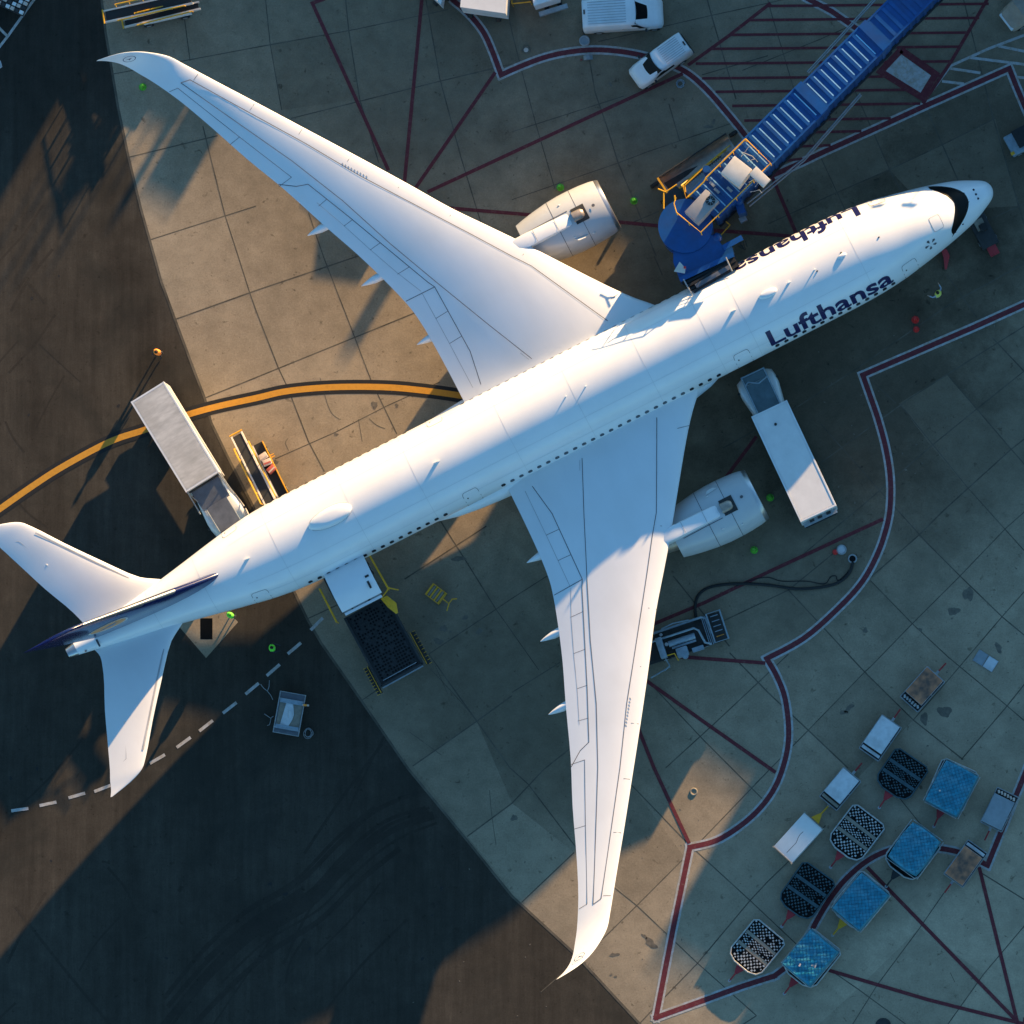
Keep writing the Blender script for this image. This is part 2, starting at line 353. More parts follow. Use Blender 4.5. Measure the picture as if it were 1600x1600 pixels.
# concrete slab joints, surveyed line by line
J = '''175,116 400,74 555,46 700,15|200,246 340,212|455,185 687,127 800,100|800,206 975,150|800,312 965,255 1012,237 1145,192|935,65 1112,24 1200,5 1400,-45|1097,117 1200,87
287,20 297,95|317,197 330,250 352,338 372,400 390,457 400,485 435,575 450,607 482,690 507,737|234,375 400,322|274,499 400,454 560,400|320,622 400,590 550,529 648,489
430,717 525,675 605,634 687,597|482,332 505,400 547,508 580,595 620,678|405,-60 415,0 422,68 440,172|530,-60 540,0 545,48 562,155 592,255|655,-60 667,8 687,122 720,245 752,350
790,0 800,50 815,110 837,193 867,295|910,40 920,87 930,145 949,200 966,255 985,300 1025,400|1045,162 1062,220|1022,400 1035,430|1100,-20 1112,25 1150,155|1195,-20 1205,20 1242,145 1265,205 1282,245 1320,327
1320,60 1335,140 1390,265 1407,297|1495,-40 1507,5 1532,107 1552,185 1600,350|1450,175 1497,282|1200,350 1305,302 1390,265 1475,225 1555,185|1542,345 1640,300|1160,110 1280,62 1420,0|990,347 1030,330
1130,700 1247,635 1340,575 1480,478 1600,412|1200,790 1280,725 1425,620 1512,565 1600,510|1250,870 1345,792 1455,697 1525,640 1600,580|1357,905 1435,837 1475,797 1580,702 1640,655|1282,662 1375,767 1450,850 1500,900 1566,964 1640,1025
1405,630 1512,762 1600,860|1480,585 1580,702 1640,770|1550,527 1600,580|1480,430 1527,497|1340,575 1400,630|1351,1050 1360,1042 1425,975 1500,900 1572,825 1640,765|1180,1225 1262,1142 1351,1050|1427,1125 1482,1062 1567,962 1640,880
1502,1187 1572,1105 1640,1020|1360,907 1426,975 1482,1027 1570,1100 1640,1160|1232,922 1351,1050 1427,1125 1505,1187|1140,1020 1200,1082 1264,1142 1325,1200|800,935 855,900|800,1082 875,1035|1052,900 1140,1010
1015,1067 1100,1157 1200,1257|1040,1200 1120,1127 1232,1022|1120,975 1232,922 1320,850|775,952 842,1047|566,1094 670,1022 775,952 800,935|645,1197 745,1127 800,1087|670,1022 745,1127 797,1200 825,1225 897,1320|687,812 727,875 775,952
632,905 760,822|730,1307 800,1255 850,1202 890,1170|815,1410 897,1332|845,1550 947,1462 995,1415 1070,1340 1200,1205|897,1320 960,1387 995,1415 1090,1505 1182,1587|985,1225 1077,1320 1172,1407 1260,1490|980,1620 1027,1570 1090,1505 1172,1407 1200,1377 1290,1290
1320,1620 1370,1540 1437,1450 1475,1395|1460,1630 1537,1522 1640,1400|1400,1240 1440,1290|1535,1365 1640,1430|1260,1490 1340,1545 1415,1600|1100,1640 1182,1587|540,890 640,1010|480,967 560,930'''
for ln in J.replace('\n', '|').split('|'):
    p = [tuple(float(v) for v in q.split(',')) for q in ln.split()]
    mb.ribbon(G(p), 0.06 + 0.03*random.random(), z=0.0085 + 0.0004*random.random())
tag(mb.build('slab_joints', recalc=False), kind='structure')
# concrete pad with drain opening under the tail
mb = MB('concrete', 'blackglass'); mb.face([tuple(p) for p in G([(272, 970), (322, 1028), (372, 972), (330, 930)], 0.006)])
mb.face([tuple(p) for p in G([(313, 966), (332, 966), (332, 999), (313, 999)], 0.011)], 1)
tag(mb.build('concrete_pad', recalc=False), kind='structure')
# single slabs poured or worn differently
M['slab_dark'] = ground_mat('slab_darker', tuple(c*.87 for c in CONC), (0.150, 0.125, 0.090), mid=0.5)
M['slab_pale'] = ground_mat('slab_paler', tuple(c*1.05 for c in CONC), (0.22, 0.19, 0.13), mid=0.3)
M['slab_grim'] = ground_mat('slab_grimy', tuple(c*.60 for c in CONC), (0.11, 0.09, 0.066), mid=0.5)
SL = {'slab_pale': [[(1351, 1050), (1426, 975), (1482, 1062), (1427, 1125)], [(997, 1415), (1070, 1340), (1172, 1407), (1090, 1505)], [(730, 1307), (800, 1255), (897, 1332), (815, 1410)], [(235, 375), (352, 338), (400, 454), (274, 499)], [(400, 590), (547, 529), (580, 595), (450, 607)], [(1427, 1125), (1482, 1062), (1572, 1105), (1502, 1187)], [(1280, 1600), (1340, 1545), (1437, 1450), (1537, 1522), (1460, 1630)]],
      'slab_dark': [[(1264, 1142), (1351, 1050), (1427, 1125), (1340, 1216)], [(645, 1197), (745, 1127), (800, 1255), (730, 1307)], [(897, 1320), (985, 1225), (1070, 1340), (995, 1415)], [(1360, 907), (1435, 837), (1500, 900), (1426, 975)]],
      'slab_grim': [[(1455, 697), (1405, 630), (1480, 585), (1580, 702), (1512, 762)], [(1257, 175), (1335, 140), (1390, 265), (1305, 302)], [(422, 68), (545, 48), (562, 155), (440, 172)], [(667, 8), (800, -20), (815, 110), (687, 122)], [(1390, 265), (1475, 225), (1555, 185), (1590, 322), (1450, 330)]]}
for k_, lst in SL.items():
    mb = MB(k_)
    for i, pl in enumerate(lst): mb.face([tuple(p) for p in G(pl, 0.0058 + .0002*i)])
    tag(mb.build(k_.replace('slab_', 'slabs_'), recalc=False), kind='structure')
M['rubbered'] = ground_mat('rubbered_asphalt', (0.042, 0.036, 0.029), (0.025, 0.024, 0.021), mid=0.7)
mb = MB('rubbered'); base_ = [(668, 1262), (600, 1290), (540, 1340), (480, 1400), (400, 1450), (330, 1510), (270, 1580), (230, 1640)]
for i in range(16):
    o = random.gauss(0, 14); k0 = random.randint(0, 3); k1 = random.randint(5, 8)
    mb.ribbon(G(curve2d([(x+o*.6+random.uniform(-3, 3), y+o+random.uniform(-3, 3)) for x, y in base_[k0:k1]], 5)), random.uniform(.12, .4), z=.0032+.00009*i)
for i in range(26):
    x0, y0 = random.uniform(-20, 560), random.uniform(1230, 1600) if i % 2 else random.uniform(380, 800); a_ = random.choice((-1.0, -.95, 2.2, .9)) + random.gauss(0, .12); l_ = random.uniform(60, 240)
    if i % 2 == 0: x0 = random.uniform(-20, 100); l_ *= .5
    mb.ribbon(G(curve2d([(x0, y0), (x0+l_*.5*cos(a_)+random.uniform(-8, 8), y0+l_*.5*sin(a_)), (x0+l_*cos(a_), y0+l_*sin(a_))], 5)), random.uniform(.08, .2), z=.0021+.00004*i)
tag(mb.build('tyre_marks', recalc=False), kind='structure')
# stains
mb = MB('stain')
def blob(px, py, rx, ry, rot, z=0.0105):
    c = at(px, py, z); N = 22; pts = []; ph = [random.uniform(0, 6.28) for _ in range(4)]
    for k in range(N):
        a = 2*pi*k/N; r = 1 + 0.22*sin(2*a+ph[0]) + 0.14*sin(3*a+ph[1]) + 0.10*sin(5*a+ph[2])
        x, y = rx*r*cos(a)/24.3, ry*r*sin(a)/24.3
        pts.append((c.x + x*cos(rot) - y*sin(rot), c.y + x*sin(rot) + y*cos(rot), z))
    mb.face(pts)
for a in [(1017, 1474, 10, 6, 2.6), (1007, 1463, 5, 2.5, 2.3), (960, 1492, 7, 3, .2), (693, 982, 5, 6, 0), (685, 1002, 6.5, 5.5, 0), (727, 965, 5, 3.2, 0), (749, 986, 5, 4, 0), (704, 987, 1.8, 1.8, 0),
          (1513, 928, 7, 12, -.2), (1490, 955, 8, 7, .5), (1476, 1112, 9, 10, .3), (1327, 1106, 8, 4, .6), (1318, 1113, 5, 4, 0), (1438, 984, 3, 3, 0), (1444, 1123, 6, 9, .4), (1107, 198, 7, 3, .2), (1115, 190, 3, 4, .1), (1128, 224, 12, 5, .3), (1112, 228, 6, 3, .2),
          (954, 132, 2, 3, .4), (585, 633, 6, 5, .5), (525, 679, 3, 3, 0), (620, 634, 3, 3, 0), (431, 722, 4, 3, .3), (717, 873, 11, 4, -.1), (803, 1278, 6, 4, 1.1), (1285, 912, 3, 2, 0), (955, 1523, 2, 2, 0), (962, 1526, 2, 2, 0), (1560, 1012, 4, 9, .6), (1352, 985, 3, 5, .5)]:
    blob(*a)
for k in range(70): blob(random.uniform(1150, 1600), random.uniform(480, 1180), random.uniform(.7, 1.9), random.uniform(.7, 1.6), random.random()*3)
for k in range(40): blob(random.uniform(640, 1150), random.uniform(900, 1600), random.uniform(.6, 1.5), random.uniform(.6, 1.4), random.random()*3)
tag(mb.build('oil_stains', recalc=False), kind='structure')
mb = MB('black_line')
for a in [(50, 466, 2.6, 2, 0), (58, 1201, 2.6, 2.6, 0), (185, 634, 3, 2, 0), (45, 648, 2, 1.8, 0), (92, 431, 1.5, 1.3, 0), (17, 1216, 2.8, 2.6, 0), (80, 1345, 1.8, 1.6, 0), (446, 1397, 4, 2.6, .4), (422, 1381, 3, 2.6, 0), (660, 1498, 2.6, 2.6, 0), (270, 1520, 1.6, 1.6, 0), (260, 1497, 2.6, 2, 0), (568, 1442, 2, 2, 0), (675, 1430, 2, 1.5, 0), (690, 1388, 4, 2, .8), (484, 1482, 2.6, 2, .6)]: blob(*a, z=0.0048)
for k in range(55): blob(random.uniform(150, 700), random.uniform(1230, 1600), random.uniform(.5, 1.1), random.uniform(.5, 1.0), random.random()*3, 0.0045)
tag(mb.build('tar_spots', recalc=False), kind='structure')
# tyre scuffs and fine cracks
mb = MB('joint')
for p in [[(451, 704), (446, 692), (450, 685)], [(577, 654), (588, 664), (602, 670)], [(500, 590), (515, 640), (530, 655)], [(560, 655), (566, 690)], [(640, 1144), (690, 1180)], [(680, 1040), (700, 1085)], [(672, 1045), (705, 1080), (745, 1125)], [(765, 1235), (768, 1270), (775, 1320)], [(1485, 1520), (1492, 1535)], [(1310, 990), (1318, 1003)]]:
    mb.ribbon(G(curve2d(p, 5)), 0.035, z=0.0098)
tag(mb.build('pavement_cracks', recalc=False), kind='structure')
# painted markings
A1 = [(690, -30), (705, -3), (722, 12), (740, 30), (757, 53), (770, 82), (783, 117)]
A2 = [(783, 117), (815, 103), (850, 90), (885, 82), (925, 78), (965, 80), (1005, 87), (1035, 97), (1062, 107), (1085, 122), (1110, 146), (1135, 175), (1158, 203), (1180, 232)]
A3 = [(1205, 275), (1250, 255), (1290, 236), (1370, 200), (1440, 168), (1505, 139), (1577, 107), (1588, 135), (1605, 175), (1640, 260)]
A4 = [(1215, -30), (1262, -2), (1300, 18), (1340, 46)]
A5 = [(1650, 458), (1600, 476), (1520, 512), (1450, 542), (1348, 586)]
A6 = [(1348, 586), (1360, 620), (1372, 655), (1384, 700), (1391, 745), (1391, 790), (1385, 825), (1370, 868), (1345, 912), (1305, 955), (1255, 998), (1198, 1029)]
A7 = [(1198, 1029), (1213, 1055), (1225, 1085), (1231, 1120), (1232, 1155), (1226, 1190), (1212, 1228), (1190, 1260), (1160, 1288), (1120, 1313), (1078, 1324)]
A8 = [(1078, 1324), (1052, 1450), (1025, 1590)]
A9 = [(1025, 1590), (1100, 1563), (1160, 1541), (1210, 1525)]
A10 = [(1210, 1525), (1240, 1500), (1262, 1465), (1280, 1432), (1300, 1400), (1325, 1370), (1360, 1342), (1400, 1326), (1450, 1324), (1500, 1332), (1543, 1352)]
A11 = [(1543, 1352), (1560, 1310), (1580, 1262), (1605, 1200), (1620, 1160)]
DL = [(A1, 1), (A2, 1), (A3, 0), (A4, 0), (A5, 0), (A6, 1), (A7, 1), (A8, 0), (A9, 0), (A10, 1), (A11, 0)]
wm = MB('white_line'); rm = MB('red_line')
def joined(*segs):
    out = []
    for sgm, c in segs:
        q = curve2d(sgm, 7) if c else list(sgm)
        out += q if not out else q[1:]
    return out
def extended(P, k):
    P = list(P); a = (P[0]-P[1]).normalized()*k; b = (P[-1]-P[-2]).normalized()*k
    return [P[0]+a] + P[1:-1] + [P[-1]+b]
for i, (sgm, c) in enumerate(DL):
    P = G(curve2d(sgm, 7) if c else sgm)
    wm.ribbon(extended(P, .28), 0.60, z=0.0122+i*.0003); rm.ribbon(extended(P, .15), 0.33, z=0.0172+i*.0003)
RZ = [0.0215]
def rz_(): RZ[0] += .0003; return RZ[0]
for p in [[(508, -2), (488, 5), (607, 266)], [(660, -10), (632, 285)], [(774, 113), (645, 300)], [(1067, 115), (668, 300)], [(700, 325), (808, 334), (968, 347), (1060, 356), (1200, 366), (1270, 372)], [(1206, 275), (1225, 320), (1243, 362), (1262, 410)],
          [(1005, 982), (1100, 942), (1200, 894), (1380, 811)], [(1060, 1026), (1196, 1036)], [(1005, 1060), (1100, 1128), (1212, 1207)], [(990, 1120), (1022, 1200), (1077, 1318)], [(1182, 682), (1120, 765)],
          [(1355, 1355), (1600, 1607)], [(1530, 1355), (1592, 1607)], [(1295, 1516), (1450, 1562), (1600, 1600)], [(1602, 1590), (1590, 1700)]]:
    rm.ribbon(G(p), 0.23, z=rz_())
rm.ribbon(G([(1204, 5), (1140, 55), (1075, 102)]), 0.22, z=rz_()); rm.ribbon(G([(1545, -5), (1487, 95), (1442, 162)]), 0.22, z=rz_())
HB = [(8, 1200, 1545), (30, 1168, 1530), (53, 1140, 1512), (75, 1112, 1498), (98, 1087, 1484), (121, 1097, 1470), (142, 1118, 1456), (164, 1144, 1438), (187, 1163, 1392), (207, 1185, 1346), (229, 1205, 1298), (250, 1225, 1254)]
for y, x0, x1 in HB: rm.ribbon(G([(x0, y+1.5), (x1, y-2)]), 0.17, z=rz_())
rm.ribbon(G([(1408, 78), (1462, 116), (1440, 152), (1376, 112), (1408, 78)]), 0.42, z=0.034)
tag(rm.build('red_stand_markings', recalc=False), kind='structure')
wm.face([tuple(p) for p in G([(1407, 84), (1456, 119), (1438, 146), (1384, 111)], 0.029)])
for p in [[(1443, 160), (1485, 103), (1545, 76), (1640, 40)], [(1515, 90), (1620, 103)], [(1485, 107), (1532, 114)], [(1472, 127), (1506, 131)], [(1585, 120), (1620, 124)], [(1560, 72), (1620, 84)], [(60, -10), (12, 57), (-10, 85)], [(-10, 35), (12, 57)]]:
    wm.ribbon(G(p), 0.17, z=0.0160+.0002*p[0][0]/1600)
wm.ribbon(G([(-12, 92), (0, 96), (2, 104), (-12, 114)]), 0.12, z=0.0125)
for cx, cy, an in [(460, 1013, 40), (427, 1047, 41), (394, 1076, 40), (359, 1106, 38), (322, 1134, 38), (287, 1160, 36), (246, 1186, 30), (160, 1232, 21), (120, 1243, 16), (75, 1256, 12), (31, 1265, 8), (495, 975, 45), (200, 1211, 27)]:
    a = radians(an); dx, dy = 13.5*cos(a), -13.5*sin(a); wm.ribbon(G([(cx-dx, cy-dy), (cx+dx, cy+dy)]), 0.2, z=0.0125)
tag(wm.build('white_markings', recalc=False), kind='structure')
YL = curve2d([(-40, 822), (0, 795), (50, 760), (100, 728), (172, 690), (225, 672), (290, 649), (340, 635), (400, 622), (450, 611), (520, 605), (600, 605), (660, 610), (725, 619), (800, 632)], 7)
mb = MB('black_line'); mb.ribbon(G(YL), 0.90, z=0.0125); tag(mb.build('lead_in_border', recalc=False), kind='structure')
mb = MB('yellow_line'); mb.ribbon(G(YL), 0.40, z=0.0165); tag(mb.build('yellow_lead_in_line', recalc=False), kind='structure')

# ------------------------------------------------------------------ terminal (beyond the frame, it casts the long shade)
SS = Vector((sin(SUN_AZ), cos(SUN_AZ))); CC = Vector((cos(SUN_AZ), -sin(SUN_AZ)))
def qt(q, t): v = CC*q - SS*t; return (v.x, v.y)
tb = empty('terminal_building', (*qt(0, -70), 0), 0, 'long pale terminal building with stepped flat roofs beyond the jet bridge', 'building')
TO = Vector((*qt(0, -70), 0))
def tpoly(q0, q1, t0, t1): return [tuple(Vector(qt(q, t)) - TO.xy) for q, t in ((q0, t0), (q1, t0), (q1, t1), (q0, t1))]
blocks = [(-140, -39.0, -60, -100, 13.8), (-39.1, -31.5, -60.2, -100.1, 8.2), (-31.6, -13, -60.4, -100.2, 7.6), (-13.1, -7.5, -60.1, -100.3, 7.5), (-7.6, -1.2, -60.5, -100.1, 6.9), (-1.3, 21.9, -60, -100, 11.1), (21.8, 28.7, -60.4, -100.2, 13.1), (28.6, 120, -60.1, -100.1, 14.4)]
mb = MB('building', 'roofing')
for q0, q1, t0, t1, h in blocks: mb.prism(tpoly(q0, q1, t0, t1), -.5-abs(q0)*.01, h, 0, 1)
mb.build('wall', tb)
for q0, q1, t0, t1, h in blocks:
    z = 1.2
    while z + 2.2 < h:
        mb = MB('bglass'); mb.prism(tpoly(max(q0, -60)+1, min(q1, 60)-1, t0+0.06, t0-0.1), z, z+1.9, 0); mb.build('glazing_band', tb); z += 3.6
def roof_thing(q, t, z0, z1, r): 
    x, y = qt(q, t); return Vector((x, y, 0)), z0, z1, r
# roof masts whose thin shadows reach the apron at the upper left
for i, (q, dh, rr) in enumerate([(-37.6, 2.6, .05), (-36.9, 1.7, .06), (-36.2, 3.0, .05), (-35.4, 2.4, .09), (-34.6, 1.4, .05), (-33.9, 2.2, .07), (-33.0, 1.2, .05)]):
    x, y = qt(q, -61 - i*0.3)
    e = empty('roof_mast', (x, y, 8.2), 0, ['second tallest thin mast on the terminal roof, at its left end', 'short mast beside the leftmost one on the terminal roof', 'tallest thin antenna mast on the terminal roof', 'thickest antenna mast on the terminal roof, by the dish', 'low mast right of the dish on the terminal roof', 'medium thick mast second from the right end of the row', 'shortest mast at the right end of the roof row'][i], 'mast', 'antenna masts on the terminal roof')
    m_ = MB('steel'); m_.cyl((0, 0, dh/2), rr, dh, seg=8); m_.box((0, 0, 0.05), (.3, .3, .1)); m_.build('pole', e)
    m_ = MB('steel'); m_.box((0, 0, dh*0.8), (0.7, 0.05, 0.05), rz=-SUN_AZ); m_.build('crossbar', e)
for q, dh, wx, lb in ((-30.1, 1.35, 2.6, 'wide grey plant unit on the terminal roof'), (-31.9, 1.75, .5, 'slim flue beside the wide plant unit on the terminal roof'), (-14.4, 1.75, 1.0, 'tall square vent stack alone on the terminal roof')):
    x, y = qt(q, -61.5)
    e = empty('roof_unit', (x, y, 7.6), -SUN_AZ, lb, 'roof unit'); m_ = MB('grey_cabinet'); m_.box((0, 0, dh/2), (wx, 1.2, dh), bev=.04); m_.build('housing', e)
    m_ = MB('steel_dark'); m_.box((0, -.62, dh*.5), (wx*.7, .06, dh*.5)); m_.build('louvre', e)
x, y = qt(-35.4, -62.5)
e = empty('satellite_dish', (x, y, 8.2), -SUN_AZ, 'round satellite dish on the terminal roof', 'dish')
m_ = MB('steel'); m_.cyl((0, 0, .25), .07, .5, seg=8); m_.build('post', e)
m_ = MB('steel'); m_.loft([[(r*cos(a), -0.25 + 0.12*(r/0.9)**2, .95 + r*sin(a)*0.75) for a in [2*pi*k/24 for k in range(24)]] for r in (0.05, .4, .7, .9)], cap=False); m_.build('reflector', e)
for i, (q, dh, bw) in enumerate([(12.9, 1.15, 1.1), (11.2, 1.0, .8)]):
    x, y = qt(q, -60.8)
    e = empty('floodlight', (x, y, 11.1), -SUN_AZ, ['wider floodlight on a thin pole at the terminal roof edge', 'narrower and lower floodlight at the terminal roof edge'][i], 'floodlight', 'floodlights on the terminal roof')
    m_ = MB('steel'); m_.cyl((0, 0, dh/2), .045, dh, seg=8); m_.build('pole', e)
    m_ = MB('steel_dark'); m_.loft([[(-bw/2, -.1, dh-.05), (bw/2, -.1, dh-.05), (bw/3, -.1, dh+.28), (-bw/3, -.1, dh+.28)], [(-bw/2, .15, dh), (bw/2, .15, dh), (bw/3, .15, dh+.3), (-bw/3, .15, dh+.3)]], smooth=False); m_.build('lamp_head', e)

# ------------------------------------------------------------------ the airliner (local x aft from the nose, y to starboard, z up)
NOSE = at(1550, 293, 4.3); TAIL = at(103, 1022, 7.0)
air = empty('airliner', (NOSE.x, NOSE.y, 0), atan2(TAIL.y-NOSE.y, TAIL.x-NOSE.x), 'white twin-engine passenger jet with navy tail and curved wingtips parked at the blue jet bridge', 'airplane')
FUS = [  # x, half width, bottom, top, height of widest point
 (0.0, 0.0, 4.28, 4.32, 4.3), (0.025, 0.18, 4.12, 4.48, 4.3), (0.08, 0.32, 3.98, 4.62, 4.3), (0.2, 0.52, 3.82, 4.78, 4.3), (0.45, 0.72, 3.60, 4.98, 4.31), (1.05, 1.04, 3.26, 5.28, 4.33), (1.5, 1.26, 3.06, 5.5, 4.36), (2.1, 1.50, 2.85, 5.85, 4.42), (2.6, 1.65, 2.70, 6.2, 4.46), (3.15, 1.80, 2.55, 6.62, 4.5),
 (3.9, 1.99, 2.40, 7.05, 4.57), (4.6, 2.15, 2.29, 7.30, 4.62), (5.4, 2.32, 2.20, 7.52, 4.69), (6.2, 2.48, 2.12, 7.67, 4.76), (7.6, 2.73, 2.02, 7.88, 4.87), (9.0, 2.88, 1.97, 7.99, 4.94), (11.0, 2.97, 1.95, 8.04, 4.98), (14, 2.98, 1.95, 8.05, 5.0), (43, 2.98, 1.95, 8.05, 5.0),
 (46, 2.97, 2.25, 8.05, 5.05), (48.4, 2.95, 2.8, 8.04, 5.2), (50.9, 2.84, 3.5, 8.02, 5.5), (53.3, 2.48, 4.2, 7.98, 5.85), (55.8, 1.99, 4.85, 7.9, 6.15), (58.0, 1.56, 5.4, 7.78, 6.4), (61.0, 1.04, 6.05, 7.62, 6.75), (63.5, 0.62, 6.5, 7.45, 6.95), (64.7, 0.42, 6.68, 7.32, 7.0), (65.3, 0.30, 6.75, 7.25, 7.0)]
def fus(x, ph, off=0.0):
    hw, zb, zt, zc = (interp(FUS, x, k) for k in (1, 2, 3, 4))
    a = (zt-zc) if cos(ph) > 0 else (zc-zb)
    y, z = hw*sin(ph), zc + a*cos(ph)
    nv = Vector((0, sin(ph)/max(hw, .01), cos(ph)/max(a, .01))).normalized()
    return Vector((x, y, z)) + nv*off
xs = [0.0, .02, .06, .11, .17, .26, .38, .52, .7, .98, 1.3, 1.7, 2.05, 2.43, 2.8, 3.2, 3.6, 4.0, 4.5, 5, 5.6, 6.2, 6.9, 7.6, 8.3, 9, 10, 11, 12.5, 14] + [14+1.45*k for k in range(1, 20)] + [43, 44, 45, 46, 47.2, 48.4, 49.6, 50.9, 52, 53.3, 54.5, 55.8, 57, 58, 59.5, 61, 62.3, 63.5, 64.1, 64.7, 65.3]
mb = MB('aircraft_white')
mb.loft([[fus(x, 2*pi*k/72) for k in range(72)] for x in xs])
fuselage = mb.build('fuselage', air, sharp=60)
mb = MB('metal'); mb.loft([[fus(x, 2*pi*k/24, .01) for k in range(24)] for x in (64.7, 65.0, 65.32)], cap=False); mb.build('exhaust_ring', fuselage)
M['seam'] = mat('paint_seam', (0.66, 0.66, 0.665), 0.5, var=0.06)
mb = MB('seam')
for x in (9.6, 17.7, 20.2, 24.6, 29.4, 34.2, 40.6, 45.1, 50.4, 55.6, 59.2): mb.loft([[fus(x, 2*pi*k/72, .006) for k in range(72)], [fus(x+.028, 2*pi*k/72, .006) for k in range(72)]], cap=False)
for a_ in (-58, -33, 33, 58):
    a_ = radians(a_); mb.loft([[fus(9+.9*k, a_, .006), fus(9+.9*k, a_+.009, .006)] for k in range(50)], closed=False)
mb.build('skin_seam', fuselage)
# cockpit mask: outline in (x, angle) on the nose
def ph_at(x, y):   # angle whose half breadth is y, upper half
    hw = interp(FUS, x, 1); return math.asin(max(-1, min(1, y/hw)))
mb = MB('blackglass', 'faint_line')
ang = [radians(a) for a in range(-66, 67, 3)]
def xfront(a): return 1.74 + 1.95*(abs(a)/radians(66))**2.2
def xrear(a):
    u = abs(a)/radians(66); return 2.66 + 1.45*u**1.5 - 0.42*max(0, u-.75)/.25
rows = []
for a in ang:
    x0, x1 = xfront(a), xrear(a); u = abs(a)/radians(66)
    if u > 0.97: x1 = x0 + 0.05
    elif u > 0.88: x1 = x0 + max(.12, (x1-x0)*(1-(u-.88)/.13*.75))
    rows.append([fus(x0+(x1-x0)*k/8, a, 0.015) for k in range(9)])
mb.loft(rows, closed=False)
mb.build('windshield', air)
# wipers
for sy in (-1, 1):
    mb = MB('steel_dark'); mb.tube([fus(xfront(radians(14*sy))-.05, radians(12*sy), .05), fus(xfront(radians(14*sy))+.35, radians(24*sy), .06)], .018, seg=4); mb.build('wiper', air)
# cabin windows
k_ = 0
def win_mesh(name, sgn, xs_):
    b = MB('window')
    for xc in xs_:
        pts = []
        for k in range(12):
            a = 2*pi*k/12; u = 0.15*math.copysign(abs(cos(a))**.75, cos(a)); v = 0.235*math.copysign(abs(sin(a))**.75, sin(a))
            pts.append(fus(xc+u, sgn*(radians(77.3) - v/3.0), 0.012))
        b.face(pts)
    return b
WX = [8.35+.635*i for i in range(14)] + [20.75+.635*i for i in range(25)] + [40.1+.635*i for i in range(16)]
for xc in WX: win_mesh('window', 1, [xc]).build('window', air)
o = win_mesh('w', -1, WX).build('window_row', air); o['kind'] = 'stuff'; o['label'] = 'row of cabin windows along the jet bridge side'
# doors
def door(name, xc, wd, p0, p1, sgn, extra=True):
    b = MB('aircraft_white', 'panel_line'); N = 8
    def P(u, v, off): return fus(xc + u*wd/2, sgn*(p0 + (p1-p0)*(v+1)/2), off)
    b.loft([[P(-1+2*i/6, -1+2*j/N, .008) for j in range(N+1)] for i in range(7)], closed=False)
    out = []
    for k in range(48):
        a = 2*pi*k/48; u = math.copysign(abs(cos(a))**.28, cos(a)); v = math.copysign(abs(sin(a))**.28, sin(a)); out.append((u, v))
    b.loft([[P(u*1.0, v*1.0, .014) for u, v in out+out[:1]], [P(u*.955, v*.975, .014) for u, v in out+out[:1]]], 1, cap=False, closed=False)
    if extra: b.face([P(.55+.1*cos(t), -.35+.09*sin(t), .016) for t in [2*pi*k/8 for k in range(8)]], 1)
    return b.build(name, air)
for xc in (6.95, 18.9, 38.05, 52.75):
    for sgn in (1, -1): door('passenger_door', xc, 1.08, radians(52), radians(92), sgn)
door('escape_hatch', 4.25, .72, radians(8), radians(34), 1, False)
# cargo door swung open at the aft hold
b = MB('aircraft_white', 'steel_dark', 'wing_grey')
prof = [(2.72, 5.8), (3.3, 6.16), (3.9, 6.36), (4.5, 6.42), (5.1, 6.2), (5.5, 5.95)]
b.loft([[(45.9, y, z) for y, z in prof] + [(45.9, y, z-.16) for y, z in reversed(prof)], [(48.7, y, z) for y, z in prof] + [(48.7, y, z-.16) for y, z in reversed(prof)]], smooth=False)
b.box((46.35, 4.75, 6.40), (.14, .5, .06), 1); b.box((46.25, 4.2, 6.42), (.26, .14, .03), 1)
b.box((47.3, 5.68, 5.75), (2.6, .16, .12), 2)
o = b.build('cargo_door', air); o['label'] = 'open aft cargo door swung up over the loader'
# hold opening
b = MB('blackglass'); b.loft([[fus(x, radians(p), .012) for x in (45.9, 48.7)] for p in range(88, 127, 4)], closed=False); b.build('cargo_hold', air)
# airline name
def lettering(text, x0, x1, p_base, cap, sgn):
    cu = bpy.data.curves.new('t', 'FONT'); cu.body = text; cu.size = 1.0; cu.offset = 0.022; cu.resolution_u = 5
    o = bpy.data.objects.new('t', cu); COL.objects.link(o)
    dg = bpy.context.evaluated_depsgraph_get(); me = bpy.data.meshes.new_from_object(o.evaluated_get(dg))
    bpy.data.objects.remove(o)
    bm = bmesh.new(); bm.from_mesh(me); bpy.data.meshes.remove(me)
    x_lo = min(v.co.x for v in bm.verts); x_hi = max(v.co.x for v in bm.verts)
    y_hi = max(v.co.y for v in bm.verts)
    for k in range(1, 12):
        bmesh.ops.bisect_plane(bm, geom=bm.verts[:]+bm.edges[:]+bm.faces[:], plane_co=(0, y_hi*k/12, 0), plane_no=(0, 1, 0))
    for v in bm.verts:
        u = (v.co.x-x_lo)/(x_hi-x_lo); h = v.co.y/y_hi*cap
        x = x0 + (x1-x0)*u; v.co = fus(x, sgn*(p_base - h/3.0), 0.014)
    bmesh.ops.recalc_face_normals(bm, faces=bm.faces)
    m = bpy.data.meshes.new('airline_name'); bm.to_mesh(m); bm.free(); m.materials.append(M['letter_navy'])
    return link(bpy.data.objects.new('airline_name', m), air)
lettering('Lufthansa', 16.95, 8.25, radians(70.5), 1.50, 1)
lettering('Lufthansa', 8.2, 17.0, radians(70.5), 1.50, -1)
